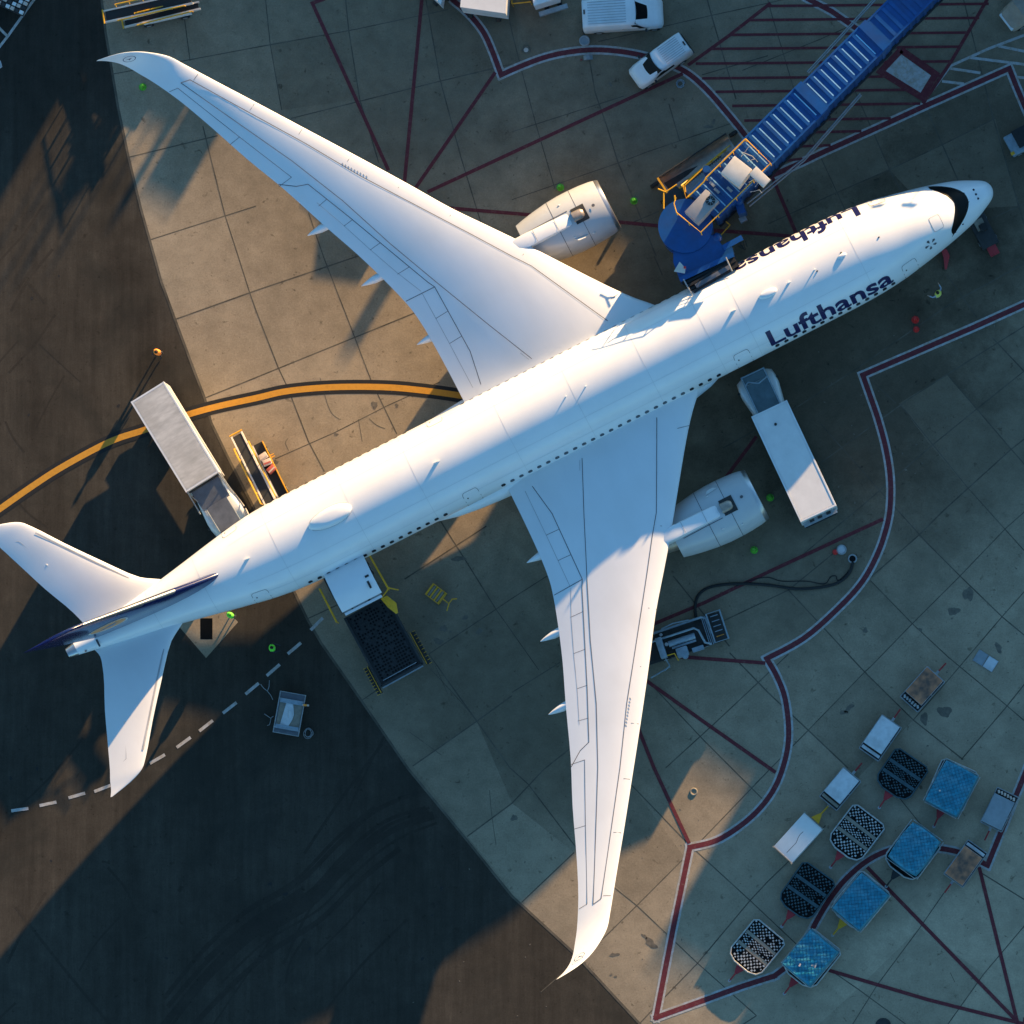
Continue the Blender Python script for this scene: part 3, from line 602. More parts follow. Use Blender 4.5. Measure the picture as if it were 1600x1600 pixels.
# five-pointed alliance emblem behind the cockpit, starboard
b = MB('panel_line')
for k in range(5):
    a = 2*pi*k/5
    def E(r, da): return fus(5.15 + r*cos(a+da), radians(49) - r*sin(a+da)/2.6, .014)
    b.face([E(.12, 0), E(.38, -.28), E(.45, 0), E(.38, .28)])
b.build('emblem', air)
# sensors, probes, antennas
for x, y in [(1.15, -.27), (1.15, .05), (1.15, .34)]: 
    b = MB('window'); p = fus(x, ph_at(x, y), .02); b.cyl(tuple(p), .075, .02, seg=12); b.build('probe', air)
for x, y in [(2.75, 1.38), (3.4, 1.62), (7.9, .0), (12.3, .15), (10.45, -.2)]:
    b = MB('window'); p = fus(x, ph_at(x, y), .02); b.ball(tuple(p), (.07, .045, .04)); b.build('probe', air)
for x, y, hgt, ch in [(18.1, 0, .38, .42), (28.5, 0, .2, .16), (29.9, 0, .2, .16), (39.0, 0, .40, .45), (52.4, 0, .36, .4), (14.2, 0, .24, .3), (12.4, 0, .16, .2)]:
    b = MB('aircraft_white'); z = interp(FUS, x, 3)
    b.loft([[(x-ch/2, y, z-.02), (x, y+.05, z-.02), (x+ch/2, y, z-.02), (x, y-.05, z-.02)], [(x-ch*.05, y, z+hgt), (x+ch*.2, y+.025, z+hgt), (x+ch*.5, y, z+hgt), (x+ch*.2, y-.025, z+hgt)]], smooth=False)
    b.build('antenna', air)
for x, L_, w_, h_ in [(46.6, 1.48, .60, .34), (15.7, .62, .27, .22), (10.5, .3, .14, .12)]:
    b = MB('aircraft_white', 'faint_line'); z = interp(FUS, x, 3)
    ring = lambda r, zz: [(x + L_*r*cos(t)*(1.06 if cos(t) < 0 else 1), w_*r*sin(t)*(1-.12*cos(t)), zz) for t in [2*pi*k/32 for k in range(32)]]
    b.loft([ring(1, z-.14), ring(.97, z+h_*.25), ring(.88, z+h_*.6), ring(.7, z+h_*.85), ring(.4, z+h_*.97), ring(.05, z+h_)])
    b.loft([ring(1.035, z-.02), ring(1.0, z-.015)], 1, cap=False)
    b.build('radome' if x > 20 else 'antenna_pod', air)
# belly fairing
b = MB('aircraft_white')
BF = [(18.5, .4, 2.6, 2.9), (20.5, 2.6, 1.98, 3.6), (23, 3.35, 1.88, 4.5), (27, 3.55, 1.84, 4.6), (33, 3.55, 1.84, 4.6), (36.5, 3.42, 1.88, 4.4), (39.5, 3.1, 1.95, 4.0), (42, 2.4, 2.1, 3.3)]
b.loft([[(x, hw*math.copysign(abs(sin(t))**.8, sin(t)), (zb+zt)/2 + (zt-zb)/2*math.copysign(abs(cos(t))**.8, cos(t))) for t in [2*pi*k/40 for k in range(40)]] for x, hw, zb, zt in [(q, interp(BF, q, 1), interp(BF, q, 2), interp(BF, q, 3)) for q in [18.5, 19, 19.7, 20.5, 21.5, 23, 25, 27, 30, 33, 35, 36.5, 38, 39.5, 41, 42]]])
b.build('belly_fairing', air)

# --- lifting surfaces
def naca(f, t, m=0.0, p=0.4):
    yt = 5*t*(.2969*sqrt(f) - .126*f - .3516*f*f + .2843*f**3 - .1036*f**4)
    yc = (m/p**2*(2*p*f-f*f) if f < p else m/(1-p)**2*((1-2*p)+2*p*f-f*f)) if m else 0
    return yt, yc
FR = [0, .003, .01, .025, .05, .09, .14, .2, .28, .37, .47, .57, .67, .77, .86, .94, 1.0]
def surface(name, stations, mats, parent, m=0.012, up0=None, sub=3):
    """stations: (LE xyz, TE xyz, t/c); loft through them"""
    tab = [(i, *a[0], *a[1], a[2]) for i, a in enumerate(stations)]
    N = len(stations); rings = []
    ss = [i/sub for i in range((N-1)*sub+1)]
    pts = [(Vector([interp(tab, s, k) for k in (1, 2, 3)]), Vector([interp(tab, s, k) for k in (4, 5, 6)]), interp(tab, s, 7)) for s in ss]
    for i, (le, te, t) in enumerate(pts):
        a, c = pts[max(i-1, 0)], pts[min(i+1, len(pts)-1)]
        span = ((c[0]+c[1])-(a[0]+a[1])).normalized(); ch = te-le
        up = ch.cross(span) if up0 is None else Vector(up0)
        up.normalize()
        if up0 is None and up.z < 0: up = -up
        L = ch.length; ring = []
        for f in reversed(FR): yt, yc = naca(f, t, m); ring.append(le + ch*f + up*((yc+yt)*L))
        for f in FR[1:]: yt, yc = naca(f, t, m); ring.append(le + ch*f + up*((yc-yt)*L - (.003 if f == 1 else 0)))
        rings.append(ring)
    b = MB(*mats); b.loft(rings)
    return b
# planform (starboard): y, LE x, TE x, z
LE = [(2.2, 21.7), (3.1, 22.35), (4.0, 23.2), (5.08, 24.1), (8, 26.25), (11.0, 28.42), (14.5, 31.1), (18.47, 33.75), (20.3, 35.05), (25.9, 39.0), (29.25, 41.4), (30.1, 42.0)]
TE = [(2.2, 35.9), (5.25, 35.92), (7.9, 36.0), (9.5, 36.15), (10.6, 36.4), (12.4, 36.95), (15.2, 37.95), (17.0, 38.7), (20.9, 40.22), (22.25, 40.86), (24.95, 41.93), (27.4, 42.95), (28.9, 43.65), (30.1, 44.33)]
ZW = [(2.2, 4.15), (5, 4.35), (10.4, 4.8), (20, 5.8), (26, 6.65), (30.1, 7.5)]
TW = [(2.2, .045), (5, .03), (10, .012), (20, .004), (30.1, .0)]
TC = [(2.2, .12), (8, .100), (15, .086), (30.1, .08)]
WS = []
for y in (2.2, 3.1, 4.0, 5.08, 6.5, 8, 9.5, 10.6, 12.4, 14.5, 17, 20.3, 23, 26, 28.3, 30.1):
    xl, xt, z, tw = interp(LE, y), interp(TE, y), interp(ZW, y), interp(TW, y); c = xt-xl
    WS.append(((xl, y, z+tw*c*.4), (xt, y, z-tw*c*.6), interp(TC, y)))
WS += [((42.58, 30.88, 7.86), (44.78, 30.78, 7.76), .09), ((43.36, 31.48, 8.28), (45.2, 31.4, 8.15), .085), ((44.3, 31.98, 8.80), (45.66, 31.88, 8.66), .075), ((45.2, 32.24, 9.3), (46.12, 32.16, 9.15), .06), ((45.95, 32.34, 9.62), (46.46, 32.3, 9.52), .05), ((46.62, 32.4, 9.85), (46.74, 32.39, 9.82), .04)]
def wtop(x, y):
    xl, xt, z, tw, t = interp(LE, y), interp(TE, y), interp(ZW, y), interp(TW, y), interp(TC, y); c = xt-xl
    f = max(0.0, min(1.0, (x-xl)/c)); yt, yc = naca(f, t, .012)
    return z + tw*c*(.4-f) + (yt+yc)*c
def wline(b, pts, sgn, wd, mi, off=.014):
    P = []
    for (x0, y0), (x1, y1) in zip(pts, pts[1:]):
        k = max(1, int(hypot(x1-x0, y1-y0)/.4))
        P += [(x0+(x1-x0)*i/k, y0+(y1-y0)*i/k) for i in range(k)]
    P.append(pts[-1]); b.ribbon([(x, sgn*y, wtop(x, min(y, 30.1))+off) for x, y in P], wd, mi)
DARK = [[(25.44, 3.45), (28.18, 8.81), (28.95, 9.85), (30.54, 12.15), (35.25, 18.8), (37.42, 22.21), (42.11, 29.05), (42.72, 29.15)],
        [(30.82, 3.55), (32.28, 6.73), (33.92, 10.43), (35.52, 14.15), (36.97, 17.93), (38.67, 21.58), (42.72, 29.15)],
        [(34.45, 3.64), (34.1, 5.8), (34.25, 10.44), (34.5, 10.9), (37.12, 16.94), (38.46, 19.87)],
        [(34.25, 10.44), (36.3, 10.5)], [(38.46, 19.87), (39.2, 20.1), (40.15, 20.75)]]
MID = [[(40.2, 20.6), (39.2, 20.75), (40.98, 24.49), (43.05, 28.95), (43.65, 29.0)], [(41.75, 24.35), (40.98, 24.49)],
       [(24.6, 4.64), (23.73, 4.8)], [(28.35, 9.67), (27.75, 10.0)], [(31.35, 13.98), (30.84, 14.33)], [(33.45, 17.07), (33.02, 17.38)], [(35.56, 20.01), (35.15, 20.27)], [(37.53, 22.93), (37.19, 23.15)], [(39.59, 25.67), (39.17, 25.92)], [(41.91, 28.94), (41.48, 29.16)],
       [(34.15, 6.9), (35.05, 6.85)], [(34.2, 8.7), (35.1, 8.65)], [(35.1, 12.3), (36.0, 12.25)], [(36.05, 14.5), (36.85, 14.4)], [(36.95, 16.6), (37.65, 16.5)], [(37.8, 18.5), (38.5, 18.35)]]
FAINT = [[(35.0, 3.7), (35.05, 6.9), (35.15, 10.5)], [(35.15, 10.6), (36.0, 12.4), (36.9, 14.6), (37.7, 16.7), (38.5, 18.6)], [(31.3, 4.2), (31.0, 3.6)]]
for sgn in (1, -1):
    b = surface('wing', [((a[0], sgn*a[1], a[2]), (c[0], sgn*c[1], c[2]), t) for a, c, t in WS], ('wing_grey', 'panel_line', 'faint_line', 'metal'), air)
    for L_ in DARK: wline(b, L_, sgn, .042, 1)
    for L_ in MID: wline(b, L_, sgn, .03, 1, .012)
    for L_ in FAINT: wline(b, L_, sgn, .03, 2, .010)
    for (x0, y0, x1, y1) in [(34.9, 18.6, 35.9, 20.0)]:      # placard rows
        for k in range(9):
            x, y = x0+(x1-x0)*k/8, y0+(y1-y0)*k/8
            b.box((x, sgn*y, wtop(x, y)+.012), (.05, .14, .01), 2)
    wg = b.build('wing', air, sharp=50)
    # wingtip crane emblem: ring and bird
    b = MB('letter_navy')
    le, te = Vector((44.3, 31.98*sgn, 8.80)), Vector((45.66, 31.88*sgn, 8.66)); c = (le+te)/2 + Vector((-.10, -.12*sgn, .02))
    ua = (te-le).normalized(); ub = Vector((.75, .55*sgn, .60)).normalized(); nn = ua.cross(ub).normalized()
    if nn.z < 0: nn = -nn
    def W2(u, v, off=.09): return c + ua*u + ub*v + nn*off
    K = 22
    b.loft([[W2(.34*cos(2*pi*k/K), .34*sin(2*pi*k/K)) for k in range(K+1)], [W2(.30*cos(2*pi*k/K), .30*sin(2*pi*k/K)) for k in range(K+1)]], cap=False, closed=False)
    b.face([W2(-.2, -.04), W2(-.02, .02), W2(.2, .14), W2(.05, -.03), W2(.12, -.12), W2(-.03, -.06)])
    b.build('wingtip_emblem', wg)
    # flap track fairings
    for yy, xe in ((7.8, 36.95), (12.7, 38.4), (17.1, 40.0)):
        b = MB('wing_grey'); z = interp(ZW, yy)
        rs = [(-4.6, .02, -.35), (-4.0, .22, -.5), (-2.8, .30, -.6), (-1.6, .30, -.55), (-.9, .26, -.42), (-.35, .13, -.30), (0, .02, -.22)]
        zt_ = lambda dx: wtop(min(xe+dx, interp(TE, yy)-.05), yy) - .30
        b.loft([[(xe+dx, sgn*(yy + hw*cos(t)), zt_(dx) + .05 + (hw*1.3)*sin(t)-.15) for t in [2*pi*k/14 for k in range(14)]] for dx, hw, zz in rs])
        b.build('flap_track_fairing', wg)
    # tailplane
    HS = [((57.2, 1.0, 6.42), (63.75, .5, 6.55), .10), ((58.1, 1.62, 6.5), (63.6, 1.1, 6.62), .10), ((59.1, 2.25, 6.6), (63.9, 2.2, 6.72), .10), ((60.9, 4.4, 6.9), (64.8, 4.3, 6.98), .09), ((62.4, 6.32, 7.15), (65.55, 6.3, 7.2), .09), ((63.7, 8.1, 7.4), (66.15, 7.9, 7.42), .08), ((64.3, 8.75, 7.5), (66.42, 8.5, 7.5), .08), ((65.3, 9.15, 7.56), (66.62, 9.05, 7.56), .06), ((66.72, 9.46, 7.62), (66.84, 9.44, 7.62), .04)]
    b = surface('t', [((a[0], sgn*a[1], a[2]), (c[0], sgn*c[1], c[2]), t) for a, c, t in HS], ('wing_grey', 'faint_line', 'metal'), air, m=0.0)
    def htz(x, y): 
        tl = [(s[0][1], s[0][0], s[1][0], s[0][2]) for s in HS]; xl, xt, z = interp(tl, y, 1), interp(tl, y, 2), interp(tl, y, 3); f = max(0, min(1, (x-xl)/(xt-xl)))
        return z + naca(f, .095)[0]*(xt-xl) + .02
    for L_ in [[(62.1, 1.9), (63.5, 4.6), (64.9, 7.7), (65.9, 8.1)], [(62.6, 3.0), (63.4, 2.9)]]:
        P = [(x0+(x1-x0)*i/8, y0+(y1-y0)*i/8) for (x0, y0), (x1, y1) in zip(L_, L_[1:]) for i in range(9)]
        P = [p for i, p in enumerate(P) if i == 0 or p != P[i-1]]
        b.ribbon([(x, sgn*y, htz(x, y)) for x, y in P], .04, 1)
    P = [(59.45, 2.5), (60.6, 4.0), (61.9, 5.7), (63.4, 7.7)]
    P = [(x0+(x1-x0)*i/6+.32, y0+(y1-y0)*i/6) for (x0, y0), (x1, y1) in zip(P, P[1:]) for i in range(7)]
    P = [p for i, p in enumerate(P) if i == 0 or p != P[i-1]]
    b.ribbon([(x, sgn*y, htz(x, y)) for x, y in P], .11, 1)
    hs = b.build('tailplane', air, sharp=50)
    b = MB('emblem_rim'); b.ball((64.0, sgn*5.6, htz(64.0, 5.6)-.02), (.13, .13, .05)); b.build('light', hs)
    # engine
    ey, ez, ex = sgn*10.42, 2.75, 22.0
    def lathe(b, prof, mi, seg=56, cap=False, squash=1.0):
        b.loft([[(ex+x, ey + r*sin(2*pi*k/seg), ez + r*squash*cos(2*pi*k/seg)) for k in range(seg)] for x, r in prof], mi, cap=cap)
    b = MB('nacelle', 'panel_line', 'steel_dark')
    lathe(b, [(.28, 1.79), (.6, 1.86), (1.3, 1.93), (2.0, 1.96), (2.8, 1.96), (3.7, 1.89), (4.6, 1.76), (5.4, 1.61), (5.95, 1.48), (5.94, 1.44), (5.0, 1.48), (4.0, 1.5)], 0)
    lathe(b, [(.28, 1.52), (1.3, 1.50), (1.5, 1.48)], 0)
    for xx, rr in ((1.95, 1.963), (3.55, 1.905)): lathe(b, [(xx, rr+.006), (xx+.035, rr+.006)], 1)
    b.tube([(ex+x, ey+sgn*.55, ez+sqrt((r+.02)**2-.55**2)) for s_ in (1,) for x, r in ((2.6, 1.96), (3.7, 1.89), (4.6, 1.76), (5.4, 1.61))], .02, 1, seg=4)
    nac = b.build('engine', air, sharp=40)
    b = MB('metal'); lathe(b, [(.28, 1.52), (.12, 1.54), (.02, 1.6), (0, 1.65), (.03, 1.71), (.13, 1.76), (.28, 1.79)], 0); b.build('inlet_lip', nac)
    b = MB('steel_dark'); 
    for k in range(22):
        a = 2*pi*k/22; b.face([(ex+1.25, ey+.3*cos(a), ez+.3*sin(a)), (ex+1.25, ey+1.48*cos(a-.09), ez+1.48*sin(a-.09)), (ex+1.42, ey+1.48*cos(a+.12), ez+1.48*sin(a+.12)), (ex+1.42, ey+.3*cos(a+.2), ez+.3*sin(a+.2))])
    b.build('fan', nac)
    b = MB('steel_dark', 'emblem_rim'); lathe(b, [(.75, .02), (.9, .14), (1.1, .26), (1.45, .34)], 0, 24); b.build('spinner', nac)
    b = MB('hotmetal'); lathe(b, [(4.0, 1.15), (5.5, 1.02), (6.6, .82), (7.2, .66), (7.15, .6), (6.5, .6)], 0, 36); lathe(b, [(6.3, .5), (7.0, .42), (8.1, .12), (8.3, .02)], 0, 24); b.build('exhaust_nozzle', nac)
    # recess with oil cooler scoop in front of the pylon
    b = MB('steel_dark', 'hotmetal', 'steel')
    rr = 1.975
    P_ = lambda x, a, o=0: (ex+x, ey+(rr+o)*sin(a), ez+(rr+o)*cos(a))
    b.loft([[P_(1.5+.1*i, -.27+.054*j, .01) for j in range(11)] for i in range(10)], closed=False, smooth=True)
    b.loft([[(ex+1.66+.22*(1-cos(t)), ey + hw*math.copysign(1, s_)*1.0*sin(u), ez+rr-.05+h*cos(u)) for u in [pi*(k/12-.5) for k in range(13)] for s_ in (1,)] for t, hw, h in ((0, .05, .03), (.6, .22, .14), (1.2, .30, .20), (1.57, .33, .23))] + [[(ex+2.45, ey+.34*sin(u), ez+rr-.05+.25*cos(u)) for u in [pi*(k/12-.5) for k in range(13)]]], 1, closed=False)
    b.build('cooler_scoop', nac)
    b = MB('panel_line', 'emblem_rim'); 
    b.face([P_(.95+.11*cos(t), -.05+.05*sin(t), .012) for t in [2*pi*k/14 for k in range(14)]])
    b.build('fuel_drain', nac)
    for a_, x_ in ((-.62, 2.9), (.62, 2.9), (.8, 1.7)): b = MB('emblem_rim'); b.ball(P_(x_, a_, 0), (.09, .05, .05)); b.build('latch_cover', nac)
    b = MB('panel_line', 'emblem_rim')
    b.loft([[P_(2.1, sgn*-.75, .0), P_(2.35, sgn*-.72, .22), P_(2.75, sgn*-.70, .24), P_(2.95, sgn*-.68, 0)], [P_(2.1, sgn*-.77, .0), P_(2.35, sgn*-.74, .22), P_(2.75, sgn*-.72, .24), P_(2.95, sgn*-.70, 0)]], 1, smooth=False)
    b.build('nacelle_strake', nac)
    # pylon
    b = MB('aircraft_white', 'faint_line')
    PS = [(24.42, .40, 4.60, 4.0), (24.9, .43, 4.80, 4.0), (26.0, .45, 4.95, 3.8), (27.6, .46, 5.08, 3.7), (28.6, .44, 5.1, 3.8), (30.5, .34, 4.9, 4.1), (33.5, .12, 4.75, 4.3)]
    b.loft([[(x, ey-hw, zb), (x, ey-hw, zt-.16), (x, ey-hw*.86, zt-.04), (x, ey-hw*.5, zt), (x, ey+hw*.5, zt), (x, ey+hw*.86, zt-.04), (x, ey+hw, zt-.16), (x, ey+hw, zb)] for x, hw, zt, zb in PS], smooth=True)
    for x in (25.6, 27.1): b.box((x, ey, interp([(p[0], p[2]) for p in PS], x)+.008), (.03, .8, .01), 1)
    b.build('pylon', air)
    # main gear
    b = MB('steel'); b.cyl((33.9, sgn*5.3, 2.2), .16, 3.0, seg=12); b.tube([(33.9, sgn*5.3, 3.2), (33.9, sgn*3.4, 3.4)], .09); b.box((33.9, sgn*5.3, .72), (1.9, .2, .2)); 
    gear = b.build('main_gear', air)
    for dx in (-.87, .87):
        for dy in (-.48, .48):
            t_ = MB('tyre', 'steel'); t_.cyl((33.9+dx, sgn*5.3+dy, .70), .70, .5, axis='y', seg=28); t_.cyl((33.9+dx, sgn*5.3+dy+.0, .70), .34, .53, 1, axis='y', seg=20); t_.build('wheel', gear)
b = MB('steel'); b.cyl((5.2, 0, 1.6), .11, 2.0, seg=12); b.tube([(5.2, 0, 1.7), (6.4, 0, 2.6)], .06); gear = b.build('nose_gear', air)
for dy in (-.28, .28): t_ = MB('tyre', 'steel'); t_.cyl((5.2, dy, .53), .53, .34, axis='y', seg=24); t_.cyl((5.2, dy, .53), .26, .37, 1, axis='y', seg=16); t_.build('wheel', gear)
# fin
FS = [((53.9, 0, 7.5), (63.2, 0, 7.2), .085), ((54.6, 0, 8.05), (63.5, 0, 8.1), .09), ((55.6, 0, 9.0), (63.9, 0, 9.1), .09), ((58.0, 0, 11.5), (64.8, 0, 11.5), .095), ((60.7, 0, 14.3), (65.75, 0, 14.3), .095), ((62.6, 0, 16.25), (66.4, 0, 16.25), .09), ((63.5, 0, 16.95), (66.62, 0, 16.95), .075), ((64.0, 0, 17.07), (66.62, 0, 17.1), .03)]
b = surface('fin', FS, ('navy', 'metal', 'panel_line'), air, m=0.0, up0=(0, 1, 0))
# bare metal leading edge from a third of the height upwards
for f in b.bm.faces:
    c = f.calc_center_median(); xl = interp([(s[0][2], s[0][0]) for s in FS], c.z)
    if c.x - xl < .24 and 10.6 < c.z < 16.2: f.material_index = 1
fin = b.build('fin', air, sharp=50)
tab = [(s[0][2], s[0][0], s[1][0]) for s in FS]
def finy(x, z, sgn, off=.02):
    xl, xt = interp(tab, z, 1), interp(tab, z, 2); f = max(0, min(1, (x-xl)/(xt-xl))); return sgn*(naca(f, .0945)[0]*(xt-xl)+off)
for sgn in (1, -1):
    b = MB('crane_gold', 'emblem_rim', 'navy'); cx_, cz_ = 61.75, 11.9
    D = lambda r, t, o: (cx_+r*cos(t), finy(cx_+r*cos(t), cz_+r*sin(t), sgn, o), cz_+r*sin(t))
    K = 40
    for i in range(6): b.loft([[D(1.18*i/6+.001, 2*pi*k/K, .02) for k in range(K)], [D(1.18*(i+1)/6, 2*pi*k/K, .02) for k in range(K)]], 0, cap=False)
    b.loft([[D(1.20, 2*pi*k/K, .02) for k in range(K)], [D(1.34, 2*pi*k/K, .02) for k in range(K)]], 1, cap=False)
    B2 = [(-.85, -.35), (-.3, -.12), (.1, .3), (.75, .72), (.35, .15), (.78, .25), (.3, -.1), (.55, -.2), (.1, -.25), (-.2, -.3), (-.4, -.62), (-.45, -.36)]
    Q = lambda u, v: (cx_+u, finy(cx_+u, cz_+v, sgn, .035), cz_+v)
    b.face([Q(-u, v) for u, v in B2], 2)
    b.build('crane_emblem', fin)
b = MB('panel_line'); b.box((64.2, .44, 7.15), (.12, .06, .35)); b.box((63.25, .36, 7.45), (.12, .5, .05)); b.build('tail_vent', air)

# ------------------------------------------------------------------ placing helper for everything that stands on the apron
def stand(pa, pb, z):
    """two surveyed points on an object's centre line (rear, front) at height z -> origin below the midpoint, heading, length"""
    a, b = at(*pa, z), at(*pb, z); d = b-a
    return Vector(((a.x+b.x)/2, (a.y+b.y)/2, 0)), atan2(d.y, d.x), d.length
def wheel_set(parent, xs_, half, r=.38, wd=.26, name='wheel', rim='steel'):
    for x in xs_:
        for s_ in (1, -1):
            b = MB('tyre', rim); b.cyl((x, s_*(half-wd/2), r), r, wd, axis='y', seg=20); b.cyl((x, s_*(half-wd/2+.01), r), r*.5, wd+.02, 1, axis='y', seg=12); b.build(name, parent)
def ring(x, z0, z1, wb, wt, k=.12):
    """rounded cross-section of a vehicle body at station x"""
    zm = z0+(z1-z0)*.55
    return [(x, -wb+k, z0), (x, -wb, z0+k), (x, -wb, zm), (x, -wt-(wb-wt)*.12, z1-k*1.3), (x, -wt+k*.4, z1-k*.35), (x, -wt+k*1.6, z1), (x, wt-k*1.6, z1), (x, wt-k*.4, z1-k*.35), (x, wt+(wb-wt)*.12, z1-k*1.3), (x, wb, zm), (x, wb, z0+k), (x, wb-k, z0)]

# ------------------------------------------------------------------ jet bridge
jb = empty('jet_bridge', (*at(1071, 353, 0).xy, 0), 0, 'blue ribbed passenger jet bridge with yellow roof rails docked at the airliner', 'jet bridge')
JO = jb.location.copy()
def J(px, py, z): return at(px, py, z) - JO
# telescoping tunnel: three sleeves
ax0 = (J(1190, 230, 7.3) + J(1190, 230, 7.3))/2
tdir = (J(1350, 75, 7.3) - J(1190, 235, 7.3)); tdir.z = 0; tdir.normalize(); tn = Vector((-tdir.y, tdir.x, 0))
tang = atan2(tdir.y, tdir.x)
c_in = (J(1168, 212, 7.8) + J(1213, 250, 7.8))/2
def along(c, s_, o=0.0, z=None): 
    v = c + tdir*s_ + tn*o
    return (v.x, v.y, v.z if z is None else z)
secs = [(-5.2, 4.7, 1.13, 4.5, 7.85), (4.5, 10.3, 1.02, 4.6, 7.68), (10.1, 22.5, .93, 4.7, 7.52), (22.2, 42.0, .86, 4.8, 7.38)]
for i, (s0, s1, hw, z0, z1) in enumerate(secs):
    b = MB('bridge_blue', 'rib_blue', 'steel_dark')
    p = [along(c_in, s0, -hw, 0), along(c_in, s1, -hw, 0), along(c_in, s1, hw, 0), along(c_in, s0, hw, 0)]
    b.prism([(q[0], q[1]) for q in p], z0, z1)
    s_ = s0 + .25
    while s_ < s1 - .1:          # trapezoid roof and wall corrugations with pale crest strips
        m_ = along(c_in, s_, 0, z1+.03); b.box(m_, (.24, hw*2-.06, .07), 0, rz=tang)
        m2 = along(c_in, s_+.125, 0, z1+.066)
        if i < 2: b.box((m2[0], m2[1], z1+.062), (.075, hw*2-.30, .02), 1, rz=tang)
        for o in (-1, 1): m_ = along(c_in, s_, o*(hw+.02), (z0+z1)/2); b.box(m_, (.24, .07, z1-z0-.1), 0, rz=tang)
        s_ += .62
    for o in (-1, 1):
        m_ = along(c_in, (s0+s1)/2, o*(hw+.05), z1+.0); b.box(m_, (s1-s0, .12, .14), 0, rz=tang)
        m_ = along(c_in, (s0+s1)/2, o*(hw+.08), z0-.1); b.box(m_, (s1-s0, .16, .26), 2, rz=tang)
    m_ = along(c_in, s1-.3, 0, z1+.08); b.box(m_, (.62, hw*2+.16, .16), 0, rz=tang)
    b.build('tunnel_section', jb)
# service duct along the left side, cables along the right
b = MB('steel'); 
for o, z in ((1.62, 6.6), (1.75, 6.5)): b.tube([along(c_in, 5.5, o-.2, z), along(c_in, 13.2, o+.15, z), along(c_in, 24, o+.35, z+.2)], .045)
b.box(along(c_in, 13.4, 1.9, 6.6), (.8, .35, .25), rz=tang); b.build('service_duct', jb)
b = MB('steel'); b.tube([along(c_in, -3, -1.5, 5.2), along(c_in, 1.5, -2.0, 5.0), along(c_in, 7, -1.6, 4.9)], .05); b.tube([along(c_in, -3, -1.7, 5.0), along(c_in, 1.5, -2.1, 4.8), along(c_in, 7, -1.7, 4.7)], .05); b.build('cable_chain', jb)
# cab: rotunda drum, cab head, bellows
b = MB('bridge_blue', 'rib_blue'); cc = J(1071, 353, 7.0)
b.cyl((cc.x, cc.y, 5.65), 1.66, 2.7, seg=48); b.cyl((cc.x, cc.y, 7.03), 1.72, .10, seg=48)
for k in range(26):
    a = radians(150 + k*5.5); b.box((cc.x+1.68*cos(a), cc.y+1.68*sin(a), 5.6), (.06, .09, 2.5), 0, rz=a)
b.build('rotunda', jb)
b = MB('bridge_blue', 'steel_dark')
hp = [(1052, 372), (1085, 350), (1120, 372), (1132, 388), (1144, 386), (1147, 398), (1062, 438), (1052, 410)]
b.prism([J(x, y, 6.9).xy for x, y in hp], 4.4, 6.93)
e0, e1 = J(1062, 437, 7.2), J(1146, 397, 7.2); b.box(((e0.x+e1.x)/2, (e0.y+e1.y)/2, 7.12), ((e1-e0).length, .3, .12), 0, rz=atan2(e1.y-e0.y, e1.x-e0.x))
b.box(tuple(J(1145, 379, 7.2)), (1.35, .34, .14), 0, rz=radians(28))
b.build('cab', jb)
b = MB('rubber', 'steel', 'grey_plate'); 
for i in range(5):
    t = i/4; a0 = J(1063+19*t, 439+18*t, 7.0); a1 = J(1147+8*t, 399+13*t, 7.0); h_ = .18 if i % 2 == 0 else 0
    m_ = (a0+a1)/2; b.box((m_.x, m_.y, 5.75), ((a1-a0).length-.1, .17, 2.5+h_), 0, rz=atan2(a1.y-a0.y, a1.x-a0.x))
a0, a1 = J(1078, 452, 7.2), J(1150, 411, 7.2); m_ = (a0+a1)/2; b.box((m_.x, m_.y, 7.1), ((a1-a0).length*.75, .28, .06), 2, rz=atan2(a1.y-a0.y, a1.x-a0.x))
for p0, p1 in (((1068, 436), (1082, 462)), ((1134, 402), (1144, 424))): b.tube([J(*p0, 7.25), J(*p1, 7.2)], .045, 1)
b.build('bellows', jb)
b = MB('beige', 'bright_red'); b.prism([J(x, y, 7.4).xy for x, y in ((1062, 409), (1071, 419), (1070, 427), (1053, 424))], 7.28, 7.42); b.box(tuple(J(1070, 418, 7.4)), (.14, .14, .2), 1); b.build('cab_lamp_housing', jb)
# roof platform with yellow guard rail
b = MB('yellow')
railp = [(1165, 217), (1204, 255), (1095, 363), (1057, 332), (1053, 318), (1056, 308)]
for z in (9.0, 8.45): b.tube([J(x, y, z+.0) - Vector((0, 0, 0)) for x, y in railp], .035 if z > 8.6 else .022)
b.tube([J(1165, 217, 9.0), J(1103, 278, 9.0)], .045); b.tube([J(1103, 278, 9.0), J(1100, 284, 9.0), J(1075, 308, 9.0)], .045)
for px_, py_ in [(1165, 217), (1185, 236), (1204, 255), (1177, 282), (1150, 309), (1122, 336), (1095, 363), (1076, 348), (1057, 332), (1145, 237), (1124, 257), (1103, 278)]:
    p = J(px_, py_, 9.0); b.tube([(p.x, p.y, 7.8), (p.x, p.y, 9.0)], .035)
b.build('guard_rail', jb)
b = MB('beige', 'steel'); m_ = (J(1148, 243, 9.4)+J(1153.5, 292, 9.4))/2; e_ = J(1153.5, 292, 8.0)-J(1174, 266, 8.0)
b.box((m_.x, m_.y, 8.7), (1.38, 1.42, 1.4), 0, rz=atan2(e_.y, e_.x), bev=.03); b.build('equipment_box', jb)
